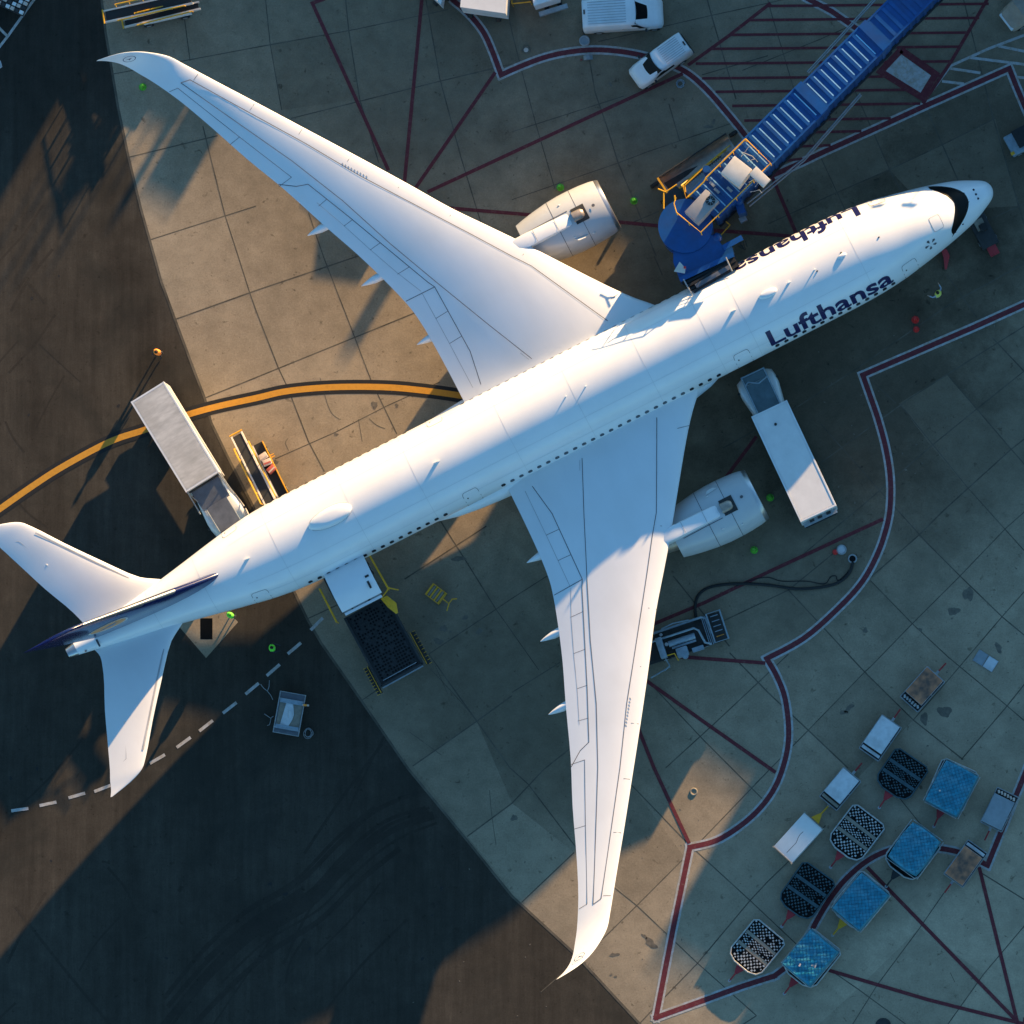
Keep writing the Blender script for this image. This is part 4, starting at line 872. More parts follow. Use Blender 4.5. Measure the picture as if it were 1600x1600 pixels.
m_ = (J(1182, 260, 9.5)+J(1192, 292, 9.5))/2; b = MB('beige', 'steel'); b.box((m_.x, m_.y, 9.25), (1.22, .66, .42), 0, rz=radians(-44), bev=.02); b.box((m_.x, m_.y, 8.4), (.3, .3, 1.4), 1, rz=radians(-44)); b.build('control_box', jb)
m_ = (J(1102, 295, 8.8)+J(1090.5, 350, 8.8))/2; e_ = J(1102, 295, 7.9)-J(1070, 329, 7.9); b = MB('grey_cabinet', 'steel_dark', 'steel'); an = atan2(e_.y, e_.x)
b.box((m_.x, m_.y, 8.2), (1.95, 1.12, 1.2), 0, rz=an, bev=.03); f_ = J(1110, 313.5, 8.85)
b.cyl((f_.x, f_.y, 8.83), .30, .06, 1, seg=28); b.cyl((f_.x, f_.y, 8.87), .10, .04, 2, seg=14)
for k in range(4): b.box((f_.x, f_.y, 8.862), (.56, .02, .015), 2, rz=k*pi/4)
b.build('air_conditioner', jb)
b = MB('steel_dark', 'steel')
for (x, y, l_, a_) in [(1158, 245, .9, .9), (1160, 238, .7, -.4), (1168, 252, .5, .3), (1128, 252, .5, .8), (1172, 300, .6, .2), (1180, 292, .5, 1.0), (1170, 285, .4, .5)]: 
    p = J(x, y, 8.1); b.tube([p, p+Vector((l_*cos(a_), l_*sin(a_), .05)), p+Vector((l_*cos(a_)+.15, l_*sin(a_)-.2, 0))], .025, 1)
for (x, y) in [(1113, 288), (1120, 298), (1140, 296), (1108, 302)]: b.box(tuple(J(x, y, 7.98)), (.4, .16, .16), 1, rz=radians(-44))
b.build('roof_conduit', jb)
# lift columns and wheel bogie
b = MB('bridge_blue', 'steel'); 
for px_, py_ in ((1104, 265), (1153, 311)): p = J(px_, py_, 7.4); b.cyl((p.x, p.y, 3.9), .26, 7.2, seg=18); b.cyl((p.x, p.y, 7.55), .22, .14, seg=18)
p, q = J(1104, 265, 7.4), J(1153, 311, 7.4); m_ = (p+q)/2; b.box((m_.x, m_.y, 1.2), ((q-p).length, .5, .5), rz=atan2(q.y-p.y, q.x-p.x)); b.build('lift_column', jb)
for (ox, oy) in ((-.55, 0), (.55, 0)):
    b = MB('tyre', 'steel'); b.cyl((m_.x+ox, m_.y+oy, .55), .55, .4, axis='x', seg=24); b.cyl((m_.x+ox, m_.y, .55), .28, .44, 1, axis='x', seg=14); b.build('wheel', jb)
p = along(c_in, 38, 0, 2.1); b = MB('bridge_blue'); b.cyl((p[0], p[1], 2.1), .45, 4.2, seg=20); b.build('support_column', jb)
# drive equipment hanging on the shaded side
b = MB('bridge_blue', 'steel', 'yellow'); 
b.box(tuple(J(1157, 325, 5.5)), (.5, .9, 1.4), 0, rz=.3); b.box(tuple(J(1161, 343, 4.2)), (.45, .35, .5), 1, rz=.5)
b.build('drive_unit', jb)
b = MB('yellow'); b.tube([J(1140, 352, 5.2), J(1124, 370, 5.2)], .04); b.tube([J(1134, 346, 5.2), J(1141, 352, 5.2)], .04); b.build('tow_hook', jb)
b = MB('bridge_blue'); b.ball(tuple(J(1120, 372, 6.7)), (.34, .34, .3), 0); b.build('hinge_cover', jb)
b = MB('steel_dark'); p = J(1160, 384, 5)
for k in range(7): b.tube([p+Vector((.1*k-.3, .3*sin(k), 0)), p+Vector((.2*cos(k), -.3+.1*k, .1))], .02)
b.build('cable_bundle', jb)
# outside stairs from the cab down to the apron
st = MB('steel_dark', 'steel'); a0, a1 = J(1070, 305, 5.0), J(1104, 272, 5.0)
s0_, s1_ = J(1074, 301, 4.6), J(1150, 238, .2)
dv = (s1_-s0_); hd = Vector((dv.x, dv.y, 0)).normalized(); hn = Vector((-hd.y, hd.x, 0))
for k in range(24):
    p = s0_ + dv*((k+.5)/24); st.box(tuple(p), (.26, .8, .04), 1 if k % 1 == 0 else 0, rz=atan2(hd.y, hd.x))
for o in (-.42, .42): st.tube([s0_+hn*o, s1_+hn*o], .06, 0)
l_ = J(1056, 310, 4.62); st.box(tuple(l_), (1.2, 1.3, .06), 0, rz=atan2(hd.y, hd.x)); st.build('stair', jb)
b = MB('yellow')
for o in (-.46, .46):
    for dz in (.55, 1.05): b.tube([s0_+hn*o+Vector((0, 0, dz)), s1_+hn*o+Vector((0, 0, dz))], .035)
    for k in range(9): p = s0_ + dv*(k/8) + hn*o; b.tube([p, p+Vector((0, 0, 1.05))], .03)
for pts in ([(1028, 295), (1040, 300), (1058, 288)], [(1037, 301), (1037, 326)], [(1054, 305), (1056, 326), (1058, 330)], [(1067, 290), (1072, 310), (1100, 283)], [(1075, 307), (1103, 281)], [(1071, 300), (1070, 290), (1100, 262)]):
    b.tube([J(x, y, 6.2) for x, y in pts], .045)
b.build('stair_rail', jb)

# long dark baggage chute beside the stairs
p0, h0, L0 = stand((1037, 290), (1143, 221), 1.9)
ch = empty('baggage_chute', p0, h0, 'long dark metal baggage chute with yellow end under the bridge stairs', 'chute')
b = MB('steel_dark', 'hotmetal'); b.loft([[(x, .62*cos(t), 1.55 - .5*sin(t) + .1*x/L0) for t in [pi*k/12 for k in range(13)]] for x in [-L0/2 + L0*i/10 for i in range(11)]], 1, closed=False); b.build('trough', ch)
b = MB('steel_dark', 'yellow'); b.box((0, 0, .9), (L0*.95, .9, .3)); b.box((-L0/2-.05, 0, 1.6), (.12, 1.35, .18), 1)
for s_ in (-.66, .66): b.tube([(-L0/2, s_, 1.62), (L0/2, s_, 1.72)], .05, 1 if s_ < 0 else 0)
b.build('frame', ch); wheel_set(ch, (-3, 3), .7, .3, .2)

# ------------------------------------------------------------------ trucks
def box_truck(label, box_px, zr, cab_len, rough, light_roof, name='catering_truck', wide=1.25, hinge=None):
    (fa, fb), (ra, rb) = box_px             # px of front and rear edge midpoints
    c, h, L = stand((ra, rb), (fa, fb), zr)
    e = empty(name, c, h, label, 'truck')
    hl = L/2
    b = MB('white_paint', light_roof, 'steel_dark')
    b.box((0, 0, (zr+1.15)/2), (L, wide*2, zr-1.15), 0, bev=.03)
    b.box((0, 0, zr+.012), (L-.28, wide*2-.28, .03), 1)
    rh = .015 if rough else .06
    for s_ in (-1, 1): b.box((0, s_*(wide-.06), zr+.02), (L, .1, rh), 0); b.box((s_*(hl-.06), 0, zr+.02), (.1, wide*2-.2, rh), 0)
    body = b.build('cargo_box', e)
    b = MB('steel_dark'); b.box((cab_len/2, 0, .8), (L+cab_len, .9, .3)); b.build('chassis', e)
    b = MB('white_paint', 'steel_dark')
    x0 = hl+.15; x1 = hl+cab_len
    b.loft([ring(x0, .55, 2.2, 1.08, 1.0), ring(x0+.2, .5, 2.32, 1.1, 1.0), ring(x1-1.2, .5, 2.65, 1.30, 1.22), ring(x1-.75, .5, 2.5, 1.30, 1.22), ring(x1-.25, .5, 2.1, 1.22, 1.08), ring(x1, .55, 1.2, .85, .72)])
    cab_ = b.build('cab', e, sharp=50)
    b = MB('blackglass'); b.face([(x1-1.18, -.9, 2.27), (x1-1.18, .9, 2.27), (x1-.70, .95, 1.87), (x1-.70, -.95, 1.87)])
    for s_ in (-1, 1): b.face([(x1-1.9, s_*1.125, 1.5), (x1-1.05, s_*1.135, 1.5), (x1-1.2, s_*1.07, 2.1), (x1-1.85, s_*1.07, 2.1)])
    b.build('windshield', cab_)
    for s_ in (-1, 1):
        b = MB('steel_dark'); b.box((x1-.9, s_*1.32, 1.8), (.12, .2, .36)); b.build('mirror', cab_)
        b = MB('emblem_rim'); b.box((x1-.06, s_*.68, .95), (.1, .28, .2)); b.build('headlight', cab_)
    wheel_set(e, (x1-1.0, -hl+1.4, -hl+2.4), 1.12, .48, .3)
    return e, hl, x1, body
e, hl, x1, body = box_truck('white high-lift catering truck with pale clean roof parked under the forward fuselage', ((1201.5, 638), (1279, 803)), 3.9, 2.75, 0, 'box_roof')
b = MB('teal_plate', 'tank', 'steel_dark')
b.box((hl+1.0, 0, 3.2), (1.9, 1.5, .08), 0); b.box((hl+2.25, 0, 3.12), (.55, 1.6, .06), 0)
for s_ in (-.78, .78): b.tube([(hl, s_, 3.9), (hl+1.95, s_, 3.9), (hl+1.95, s_, 3.2)], .04, 1); b.tube([(hl, s_, 3.25), (hl+2.6, s_, 3.25)], .05, 1)
b.tube([(hl+1.95, -.78, 3.5), (hl+1.75, -.1, 3.6), (hl+2.1, .5, 3.5), (hl+1.95, .78, 3.5)], .05, 1); b.tube([(hl+2.55, -.8, 3.25), (hl+2.55, .8, 3.25)], .05, 1)
b.build('loading_platform', e)
b = MB('steel_dark'); b.cyl((hl-1.1, .05, 3.95), .09, .06, seg=12); b.build('roof_vent', e)
b = MB('steel_dark'); b.box((-hl-.1, 0, .8), (.25, 2.2, .3)); b.build('rear_bumper', e)
b = MB('steel', 'steel_dark'); b.box((-hl-.18, 0, 2.9), (.3, 2.3, .12), 0)
for y in (-.6, 0, .55): b.box((-hl-.12, y, 3.0), (.16, .3, .12), 1)
b.build('tail_lift', e)
e, hl, x1, body = box_truck('white catering truck with streaky dusty roof near the tail, beside the belt loader', ((316.5, 753.5), (230, 612)), 3.9, 3.4, 1, 'box_roof_dirty')
b = MB('grey_plate', 'steel', 'steel_dark')
b.loft([[(hl+.05, -1.02, 3.15), (hl+.05, 1.02, 3.15), (hl+.05, 1.02, 3.05), (hl+.05, -1.02, 3.05)], [(hl+1.5, -.98, 2.95), (hl+1.5, .98, 2.95), (hl+1.5, .98, 2.85), (hl+1.5, -.98, 2.85)]], 0, smooth=False)
b.loft([[(hl+1.45, -.72, 3.02), (hl+1.45, .72, 3.02), (hl+1.45, .72, 2.92), (hl+1.45, -.72, 2.92)], [(hl+3.3, -.72, 2.98), (hl+3.3, .72, 2.98), (hl+3.3, .72, 2.88), (hl+3.3, -.72, 2.88)]], 0, smooth=False)
b.box((hl+3.3, 0, 3.0), (.12, 1.5, .12), 2); b.box((hl+.05, 0, 3.35), (.08, 2.2, .4), 2)
b.build('loading_platform', e)
b = MB('steel')
for s_ in (-1, 1): b.tube([(hl, s_*1.15, 3.9), (hl+1.4, s_*1.2, 3.4), (hl+1.5, s_*.76, 3.35), (hl+3.2, s_*.76, 3.3)], .035); b.tube([(hl, s_*1.2, 3.2), (hl+1.55, s_*1.25, 3.0)], .04); b.tube([(hl+.1, s_*1.15, 3.8), (hl+1.2, s_*.85, 2.6)], .03)
b.build('platform_rail', e)
b = MB('bright_red'); b.box((hl-.1, -1.2, 3.6), (.2, .12, .2)); b.build('marker_lamp', e)
# three vehicles at the top edge
def plain_box(label, pts, z, lift=0.0, name='box_truck'):
    c = sum((at(*p, z) for p in pts), Vector())/len(pts); c.z = 0; d = at(*pts[1], z)-at(*pts[0], z); h = atan2(d.y, d.x)
    e = empty(name, c, h, label, 'truck'); inv = Matrix.Rotation(-h, 4, 'Z')
    q = [inv @ (Vector((*at(*p, z).xy, 0))-c) for p in pts]
    b = MB('white_paint', 'steel_dark', 'box_roof'); b.prism([v.xy for v in q], .9+lift, z, 0, 2); b.build('cargo_box', e)
    xs_ = [v.x for v in q]; ys_ = [v.y for v in q]
    b = MB('steel_dark'); b.box(((min(xs_)+max(xs_))/2, (min(ys_)+max(ys_))/2, .7), ((max(xs_)-min(xs_))*.9, (max(ys_)-min(ys_))*.5, .35)); b.build('chassis', e)
    for x in (min(xs_)+.7, max(xs_)-.7):
        for y in (min(ys_)+.25, max(ys_)-.25): b = MB('tyre', 'steel'); b.cyl((x, y, .45), .45, .3, axis='x', seg=18); b.build('wheel', e)
    return e
plain_box('white box truck with dark rear sill, largest of the trucks cut by the top edge', [(719, 11), (790, 21), (797, -80), (728, -92)], 3.2)
plain_box('leftmost white truck at the top edge, only its corner showing', [(655, -25), (689, 7), (700, -60), (672, -80)], 2.6)
e = plain_box('white truck with grey bumper at the top edge beside the large van', [(834, 9), (873, -3), (868, -70), (822, -62)], 2.6)
b = MB('steel', 'steel_dark'); b.box((0, -1.75, .8), (1.9, .3, .3), 0); b.build('bumper', e)
c, h, _ = stand((800, 3), (828, 0), 1.2); e = empty('guard_frame', c, h, 'small yellow tubular guard frame between white trucks at the top edge', 'frame')
b = MB('yellow'); b.tube([(-.6, -.1, 0), (-.6, -.1, 1.1), (.6, -.1, 1.1), (.6, -.1, 0)], .04); b.tube([(-.6, .4, 0), (-.6, .4, 1.1), (.6, .4, 1.1), (.6, .4, 0)], .04); b.tube([(-.6, -.1, 1.1), (-.6, .4, 1.1)], .04); b.build('tube_frame', e)

# ------------------------------------------------------------------ vans
def van(label, rear, front, zr, half, hood, ribs, L=None):
    c, h, L = stand(rear, front, zr*.6); e = empty('cargo_van', c, h, label, 'van', 'white vans parked behind the wing'); x0, x1 = -L/2, L/2
    b = MB('white_paint', 'steel_dark', 'faint_line')
    rr = x1-hood-.75           # where roof ends
    b.loft([ring(x0, .45, zr-.5, half-.08, half-.14), ring(x0+.06, .35, zr-.12, half-.02, half-.12), ring(x0+.35, .3, zr, half, half-.13), ring(rr-.4, .3, zr, half, half-.13), ring(rr, .3, zr-.06, half, half-.16),
            ring(x1-hood, .3, 1.28, half, half-.06), ring(x1-hood*.55, .3, 1.14, half, half-.10), ring(x1-.12, .35, .92, half-.08, half-.22), ring(x1, .42, .7, half-.3, half-.4)])
    for k in range(ribs): y = (k-(ribs-1)/2)*(half*1.55/ribs); b.box(((x0+rr)/2-.1, y, zr+.012), (rr-x0-1.0, .045, .03), 2)
    body = b.build('body', e, sharp=48)
    b = MB('blackglass', 'steel_dark'); N = 8
    def wsz(x): t = (x-rr)/(x1-hood-rr); return (zr-.06)+(1.28-zr+.06)*t
    b.loft([[(rr+.03+(x1-hood-rr-.04)*u - .30*(v*2)**2*.5 + .02, v*2*(half-.14), wsz(rr+(x1-hood-rr)*u)+.03) for v in [(-.5+i/N) for i in range(N+1)]] for u in (0.02, .33, .66, .97)], closed=False, smooth=True)
    b.build('windshield', body)
    for s_ in (-1, 1):
        b = MB('blackglass'); b.face([(rr-.95, s_*(half+.005), 1.25), (rr+.55, s_*(half+.005), 1.2), (rr+.05, s_*(half-.10), zr-.28), (rr-.9, s_*(half-.10), zr-.28)]); b.build('side_window', body)
        b = MB('steel_dark'); b.box((rr+.6, s_*(half+.13), 1.25), (.14, .2, .24), bev=.03); b.build('mirror', body)
        b = MB('emblem_rim'); b.box((x1-.16, s_*(half-.34), .78), (.16, .26, .14), bev=.03); b.build('headlight', body)
    b = MB('steel_dark'); b.box((x0-.03, 0, .5), (.12, half*1.8, .18)); b.build('rear_bumper', body)
    b = MB('steel_dark'); b.box((x0+.18, .1, zr+.01), (.1, .3, .03)); b.build('brake_light', body)
    b = MB('blackglass'); b.box((x0-.01, 0, 1.4), (.04, half*1.3, .5)); b.build('rear_window', body)
    wheel_set(e, (x1-hood*.55-.1, x0+.95), half+.01, .36, .24)
    return e
van('large white cargo van with ribbed roof at the top edge facing right', (910, 25), (1035, 17), 2.3, 1.02, .95, 9)
van('smaller white cargo van parked askew on the red boundary line', (1072, 66), (990, 124), 1.85, .84, .95, 9)

# ------------------------------------------------------------------ belt loaders
def belt_loader(label, low, high, z0, z1, wd, name='belt_loader'):
    a, b_ = at(*low, z0), at(*high, z1); d = b_-a; L = hypot(d.x, d.y); h = atan2(d.y, d.x); c = (a+b_)/2
    e = empty(name, (c.x, c.y, 0), h, label, 'belt loader')
    Z = lambda x: z0 + (z1-z0)*(x/L+.5)
    def slab(b, x0, x1, y0, y1, t0, t1, mi): b.loft([[(x, y0, Z(x)+t0), (x, y1, Z(x)+t0), (x, y1, Z(x)+t1), (x, y0, Z(x)+t1)] for x in (x0, x1)], mi, smooth=False)
    b = MB('rubber'); slab(b, -L/2+.1, L/2-.1, -wd/2, wd/2, -.16, 0, 0); b.build('belt', e)
    b = MB('beige', 'steel_dark')
    for s_ in (-1, 1): slab(b, -L/2, L/2, s_*(wd/2+.05)-.05, s_*(wd/2+.05)+.05, -.28, .06, 0)
    b.build('side_beam', e)
    b = MB('yellow')
    b.tube([(-L/2-.05, -wd/2-.15, Z(-L/2)+.05), (-L/2-.05, wd/2+.15, Z(-L/2)+.05)], .05)
    for s_ in (-1, 1):
        b.tube([(-L/2+.9, s_*(wd/2+.22), Z(-L/2+.9)+.5), (L/2-.5, s_*(wd/2+.22), Z(L/2-.5)+.6)], .045)
        for k in range(6): x = -L/2+.9+(L-1.4)*k/5; b.tube([(x, s_*(wd/2+.16), Z(x)), (x, s_*(wd/2+.22), Z(x)+.55)], .035)
    b.build('hand_rail', e)
    b = MB('white_paint', 'steel_dark', 'grey_plate'); b.box((.3, 0, .75), (L*.62, wd+.35, .5), 0, bev=.05); b.box((.3, 0, .5), (L*.6, wd+.1, .25), 1); b.build('chassis', e)
    wheel_set(e, (-L*.2, L*.27), wd/2+.25, .32, .22)
    return e, L, h
e, L, h = belt_loader('belt loader with yellow rails and black belt behind the rear catering truck', (369, 678), (426, 793), .85, 3.0, .62)
# low cargo bed alongside with three suitcases
c, h2, L2 = stand((402, 693), (444, 778), .95)
bed = empty('baggage_wagon', c, h2, 'low black flatbed wagon carrying three suitcases beside the belt loader', 'wagon')
b = MB('rubber', 'yellow', 'beige'); b.box((0, 0, .82), (L2, .62, .1), 0); b.box((0, -.34, .9), (L2, .07, .16), 2); b.box((0, .36, .95), (L2, .06, .22), 1)
for x in (-.9, -.75): b.tube([(x, .38, .9), (x, .66, .9)], .03, 1)
b.build('deck', bed); wheel_set(bed, (-L2*.35, L2*.35), .4, .25, .16)
for (px_, py_), mt, lb, rz in (((411, 713), 'cream', 'cream suitcase nearest the free end of the black wagon', .1), ((417, 722), 'cream', 'cream and red suitcase in the middle of the black wagon', -.1), ((423.5, 733), 'case_red', 'red suitcase nearest the fuselage on the black wagon', .3)):
    p = at(px_, py_, 1.2); s_ = empty('suitcase', (p.x, p.y, .87), h2+rz, lb, 'suitcase', 'suitcases on the wagon')
    b = MB(mt, 'cream'); b.box((0, 0, .14), (.42, .56, .28), 0, bev=.04); b.build('shell', s_)
    b = MB('case_red' if mt == 'cream' and rz < 0 else 'cream'); b.box((.05, 0, .285), (.10, .5, .02)); b.build('strap', s_)
    b = MB('steel_dark'); b.tube([(.2, -.1, .15), (.26, -.08, .15), (.26, .08, .15), (.2, .1, .15)], .015); b.build('handle', s_)
belt_loader('dark belt loader with pale side beams at the upper left edge', (163, 26), (300, -4), .9, 2.2, .62)
belt_loader('narrow conveyor with orange-brown rails right below the upper left loader', (193, 37), (312, 8), .9, 1.4, .35, 'conveyor')

# ------------------------------------------------------------------ cargo loader at the aft hold
c, h, L = stand((570.5, 948), (628, 1055), 2.0)
cl = empty('cargo_loader', c, h+pi, 'big dark cargo loader with roller deck and yellow rails under the open hold door', 'loader')
W_ = 3.0
b = MB('dolly_dark', 'steel_dark', 'steel', 'grey_plate'); b.box((0, 0, 1.75), (L, W_, .3), 1)
b.build('main_platform', cl)
b = MB('dolly_dark', 'steel_dark', 'grey_plate'); 
nx_ = int(L/.22)
for i in range(nx_):
    for k in range(13):
        x = -L/2+.25+i*(L-.5)/(nx_-1); y = -W_/2+.3+k*(W_-.6)/12
        b.box((x, y, 1.92), (.12, .11, .04+.02*random.random()), (0, 0, 1, 0, 1, 0, 0)[random.randint(0, 6)], rz=random.choice((0, .78)))
o = b.build('roller_deck', cl)
b = MB('steel_dark', 'steel'); 
for s_ in (-1, 1): b.box((0, s_*W_/2, 1.9), (L, .14, .3), 0)
b.box((-L/2, 0, 1.9), (.14, W_, .3), 0); b.box((-L/2-.12, 0, 1.95), (.08, W_*.98, .05), 1); b.box((-L/2+.28, 0, 2.0), (.04, W_*.8, .03), 1)
b.build('side_frame', cl)
b = MB('steel', 'steel_dark'); b.box((L/2+.12, 0, 3.0), (.28, 2.6, .12), 0); b.box((L/2+.12, -.5, 3.1), (.2, .16, .1), 1); b.box((L/2+.12, .7, 3.1), (.12, .1, .1), 1); b.build('stop_bar', cl)
b = MB('grey_plate', 'steel_dark'); b.box((L/2+1.7, 0, 2.85), (2.9, 2.9, .25), 1); b.box((L/2+1.7, 0, 2.985), (2.6, 2.6, .03), 0); b.build('front_bridge', cl)
b = MB('yellow')
for s_, xa, xb in ((-1, .1, 2.7), (1, -.2, 2.2)):
    if s_ == 1: b.tube([(L/2+.05, -1.9, 3.9), (L/2-.2, -1.35, 3.9), (L/2-.9, -1.5, 3.9)], .05); b.tube([(L/2+.2, -1.92, 3.9), (L/2-.3, -2.5, 3.9)], .04); b.build('safety_rail', cl); b = MB('yellow')
    b.tube([(L/2+xa, s_*1.95, 3.9), (L/2+xb, s_*1.9, 3.9)], .05); b.tube([(L/2+xa, s_*1.95, 3.4), (L/2+xb, s_*1.9, 3.4)], .04)
    for x in (xa, (xa+xb)/2, xb): b.tube([(L/2+x, s_*1.92, 2.9), (L/2+x, s_*1.92, 3.9)], .04)
b.build('safety_rail', cl)
b = MB('yellow', 'grey_plate'); b.loft([[(L/2-.2, -1.65, 3.5), (L/2-.2, -1.2, 3.5), (L/2-.2, -1.2, 3.3), (L/2-.2, -1.65, 3.3)], [(L/2-.9, -1.95, 3.5), (L/2-.9, -1.35, 3.5), (L/2-.9, -1.35, 3.3), (L/2-.9, -1.95, 3.3)], [(L/2-1.5, -1.75, 3.4), (L/2-1.5, -1.6, 3.4), (L/2-1.5, -1.6, 3.3), (L/2-1.5, -1.75, 3.3)]], 0, smooth=False); b.build('operator_seat', cl)
for s_, x0_, x1_ in ((-1, -2.6, -.3), (1, -2.8, -.9)):
    b = MB('steel_dark', 'yellow')
    b.box(((x0_+x1_)/2, s_*(W_/2+.32), 1.2), (x1_-x0_, .35, .1), 0)
    for k in range(10): b.box((x0_+(x1_-x0_)*k/9, s_*(W_/2+.45), 1.26), (.03, .2, .03), 1)
    b.tube([(x0_, s_*(W_/2+.22), 1.6), (x1_, s_*(W_/2+.22), 1.6)], .025, 1)
    b.build('side_walkway', cl)
b = MB('steel_dark'); b.box((0, 0, .9), (L-.4, 2.2, .9)); b.box((L/2+1.5, 0, 1.6), (.3, 2.2, 2.2)); b.build('chassis', cl)
wheel_set(cl, (-L/2+.8, L/2-.6, L/2+2.2), 1.4, .45, .35)

# ------------------------------------------------------------------ carts, dollies and cargo at the lower right
def towbar(e, x0, ln, mt='red_paint', name='tow_bar', z=.45):
    b = MB(mt, 'steel'); b.loft([[(x0, -.32, z-.05), (x0, .32, z-.05), (x0, .32, z+.03), (x0, -.32, z+.03)], [(x0+.55, -.09, z-.05), (x0+.55, .09, z-.05), (x0+.55, .09, z+.03), (x0+.55, -.09, z+.03)]], smooth=False)
    b.tube([(x0+.5, 0, z), (x0+ln, 0, z-.12)], .05); b.cyl((x0+ln, 0, z-.12), .10, .08, 1, seg=12); b.build(name, e)
def cart(label, far, near, z, wd, top, bar_mt, rails=1, junk=True, tow=True, endlen=.42):
    """small roofed baggage cart; far = roof end with the tow bar, near = open rear end"""
    c, h, L = stand(near, far, z); e = empty('baggage_cart', c, h, label, 'baggage cart', 'small roofed baggage carts'); hl, hw = L/2, wd/2
    b = MB('steel_dark', 'steel'); b.box((-endlen/2, 0, .42), (L+endlen, wd+.12, .14), 0, bev=.03)
    for s_ in (-1, 1): b.tube([(-hl-endlen, s_*(hw+.06), .52), (hl+.05, s_*(hw+.06), .52)], .035, 1)
    b.tube([(hl+.06, -hw-.05, .52), (hl+.06, hw+.05, .52)], .035, 1); b.tube([(-hl-endlen-.02, -hw-.06, .52), (-hl-endlen-.02, hw+.06, .52)], .04, 1)
    b.build('chassis', e)
    b = MB(bar_mt, 'steel_dark')
    if junk:
        for k in range(6): b.box((-hl-endlen*.55+random.uniform(-.04, .04), -hw+.15+k*(wd-.3)/5, .66), (.22, .14, .2), 0, rz=random.random(), bev=.02)
    else: b.box((-hl-endlen*.5, 0, .72), (.20, wd*.98, .24), 0, bev=.03)
    b.build('end_locker', e)
    b = MB(top, 'steel'); b.box((0, 0, (z+.5)/2), (L-.06, wd-.06, z-.5), 0, bev=.04); b.box((0, 0, z-.01), (L, wd, .06), 0, bev=.025)
    b.tube([(-hl, -hw, z), (hl, -hw, z), (hl, hw, z), (-hl, hw, z)], .022, 1, closed=True); b.build('canopy', e)
    for s_ in (-1, 1): b = MB('steel'); b.box((.1*s_, s_*(hw+.02), 1.0), (.05, .04, .9)); b.build('side_post', e)
    if tow:
        b = MB('red_paint', 'steel'); b.tube([(hl+.3, 0, .45), (hl+1.0, 0, .36)], .05); b.box((hl+.18, 0, .46), (.3, .16, .1), 1); b.build('tow_bar', e)
    wheel_set(e, (-hl+.2, hl-.2), hw+.02, .24, .14)
    return e
cart('rusty brown roofed cart heading the line, junk in its open rear', (1461, 1053), (1427, 1091), 1.5, 1.36, 'cart_rust', 'dolly_white')
cart('pale blue-white roofed cart second in the line behind the rusty one', (1392, 1127), (1363, 1169), 1.5, 1.36, 'cart_white', 'cart_white', junk=False)
cart('mottled white roofed cart with tan end locker next to the plain white container', (1330, 1210), (1300, 1246), 1.5, 1.30, 'cart_white', 'dolly_tan', junk=False)
cart('grey roofed cart near the right edge with boxes in its end', (1549, 1290), (1570, 1247), 1.5, 1.36, 'cart_grey', 'cream')
cart('orange-rusted roofed cart with white end locker by the stand corner', (1490, 1374), (1521, 1331), 1.5, 1.36, 'cart_rust', 'cart_white', junk=False)
c, h, L = stand((1222.5, 1336), (1271.5, 1282), 1.65)
e = empty('cargo_container', c, h, 'plain white flat-topped cargo container with a crack line, end of the cart line', 'container'); b = MB('box_roof', 'dolly_tan', 'steel')
b.box((0, 0, .95), (L, 1.55, 1.35), 0, bev=.02)
for x in (-L/2, L/2):
    for y in (-.78, .78): b.box((x, y, .95), (.1, .1, 1.45), 1)
for x in (-L/2+.02, L/2-.02): b.box((x, 0, 1.64), (.05, 1.5, .04), 1)
b.build('box', e); b = MB('joint'); b.tube([(-L/2+.3, -.1, 1.628), (-.3, -.12, 1.628), (0, -.0, 1.628), (.25, .05, 1.628), (.5, .02, 1.628)], .014, seg=4); b.build('crack', e)
b = MB('steel_dark'); b.box((0, 0, .24), (L*.95, 1.4, .12)); b.build('base', e); towbar(e, L/2+.05, 1.3, 'yellow'); wheel_set(e, (-.8, .8), .75, .2, .12)

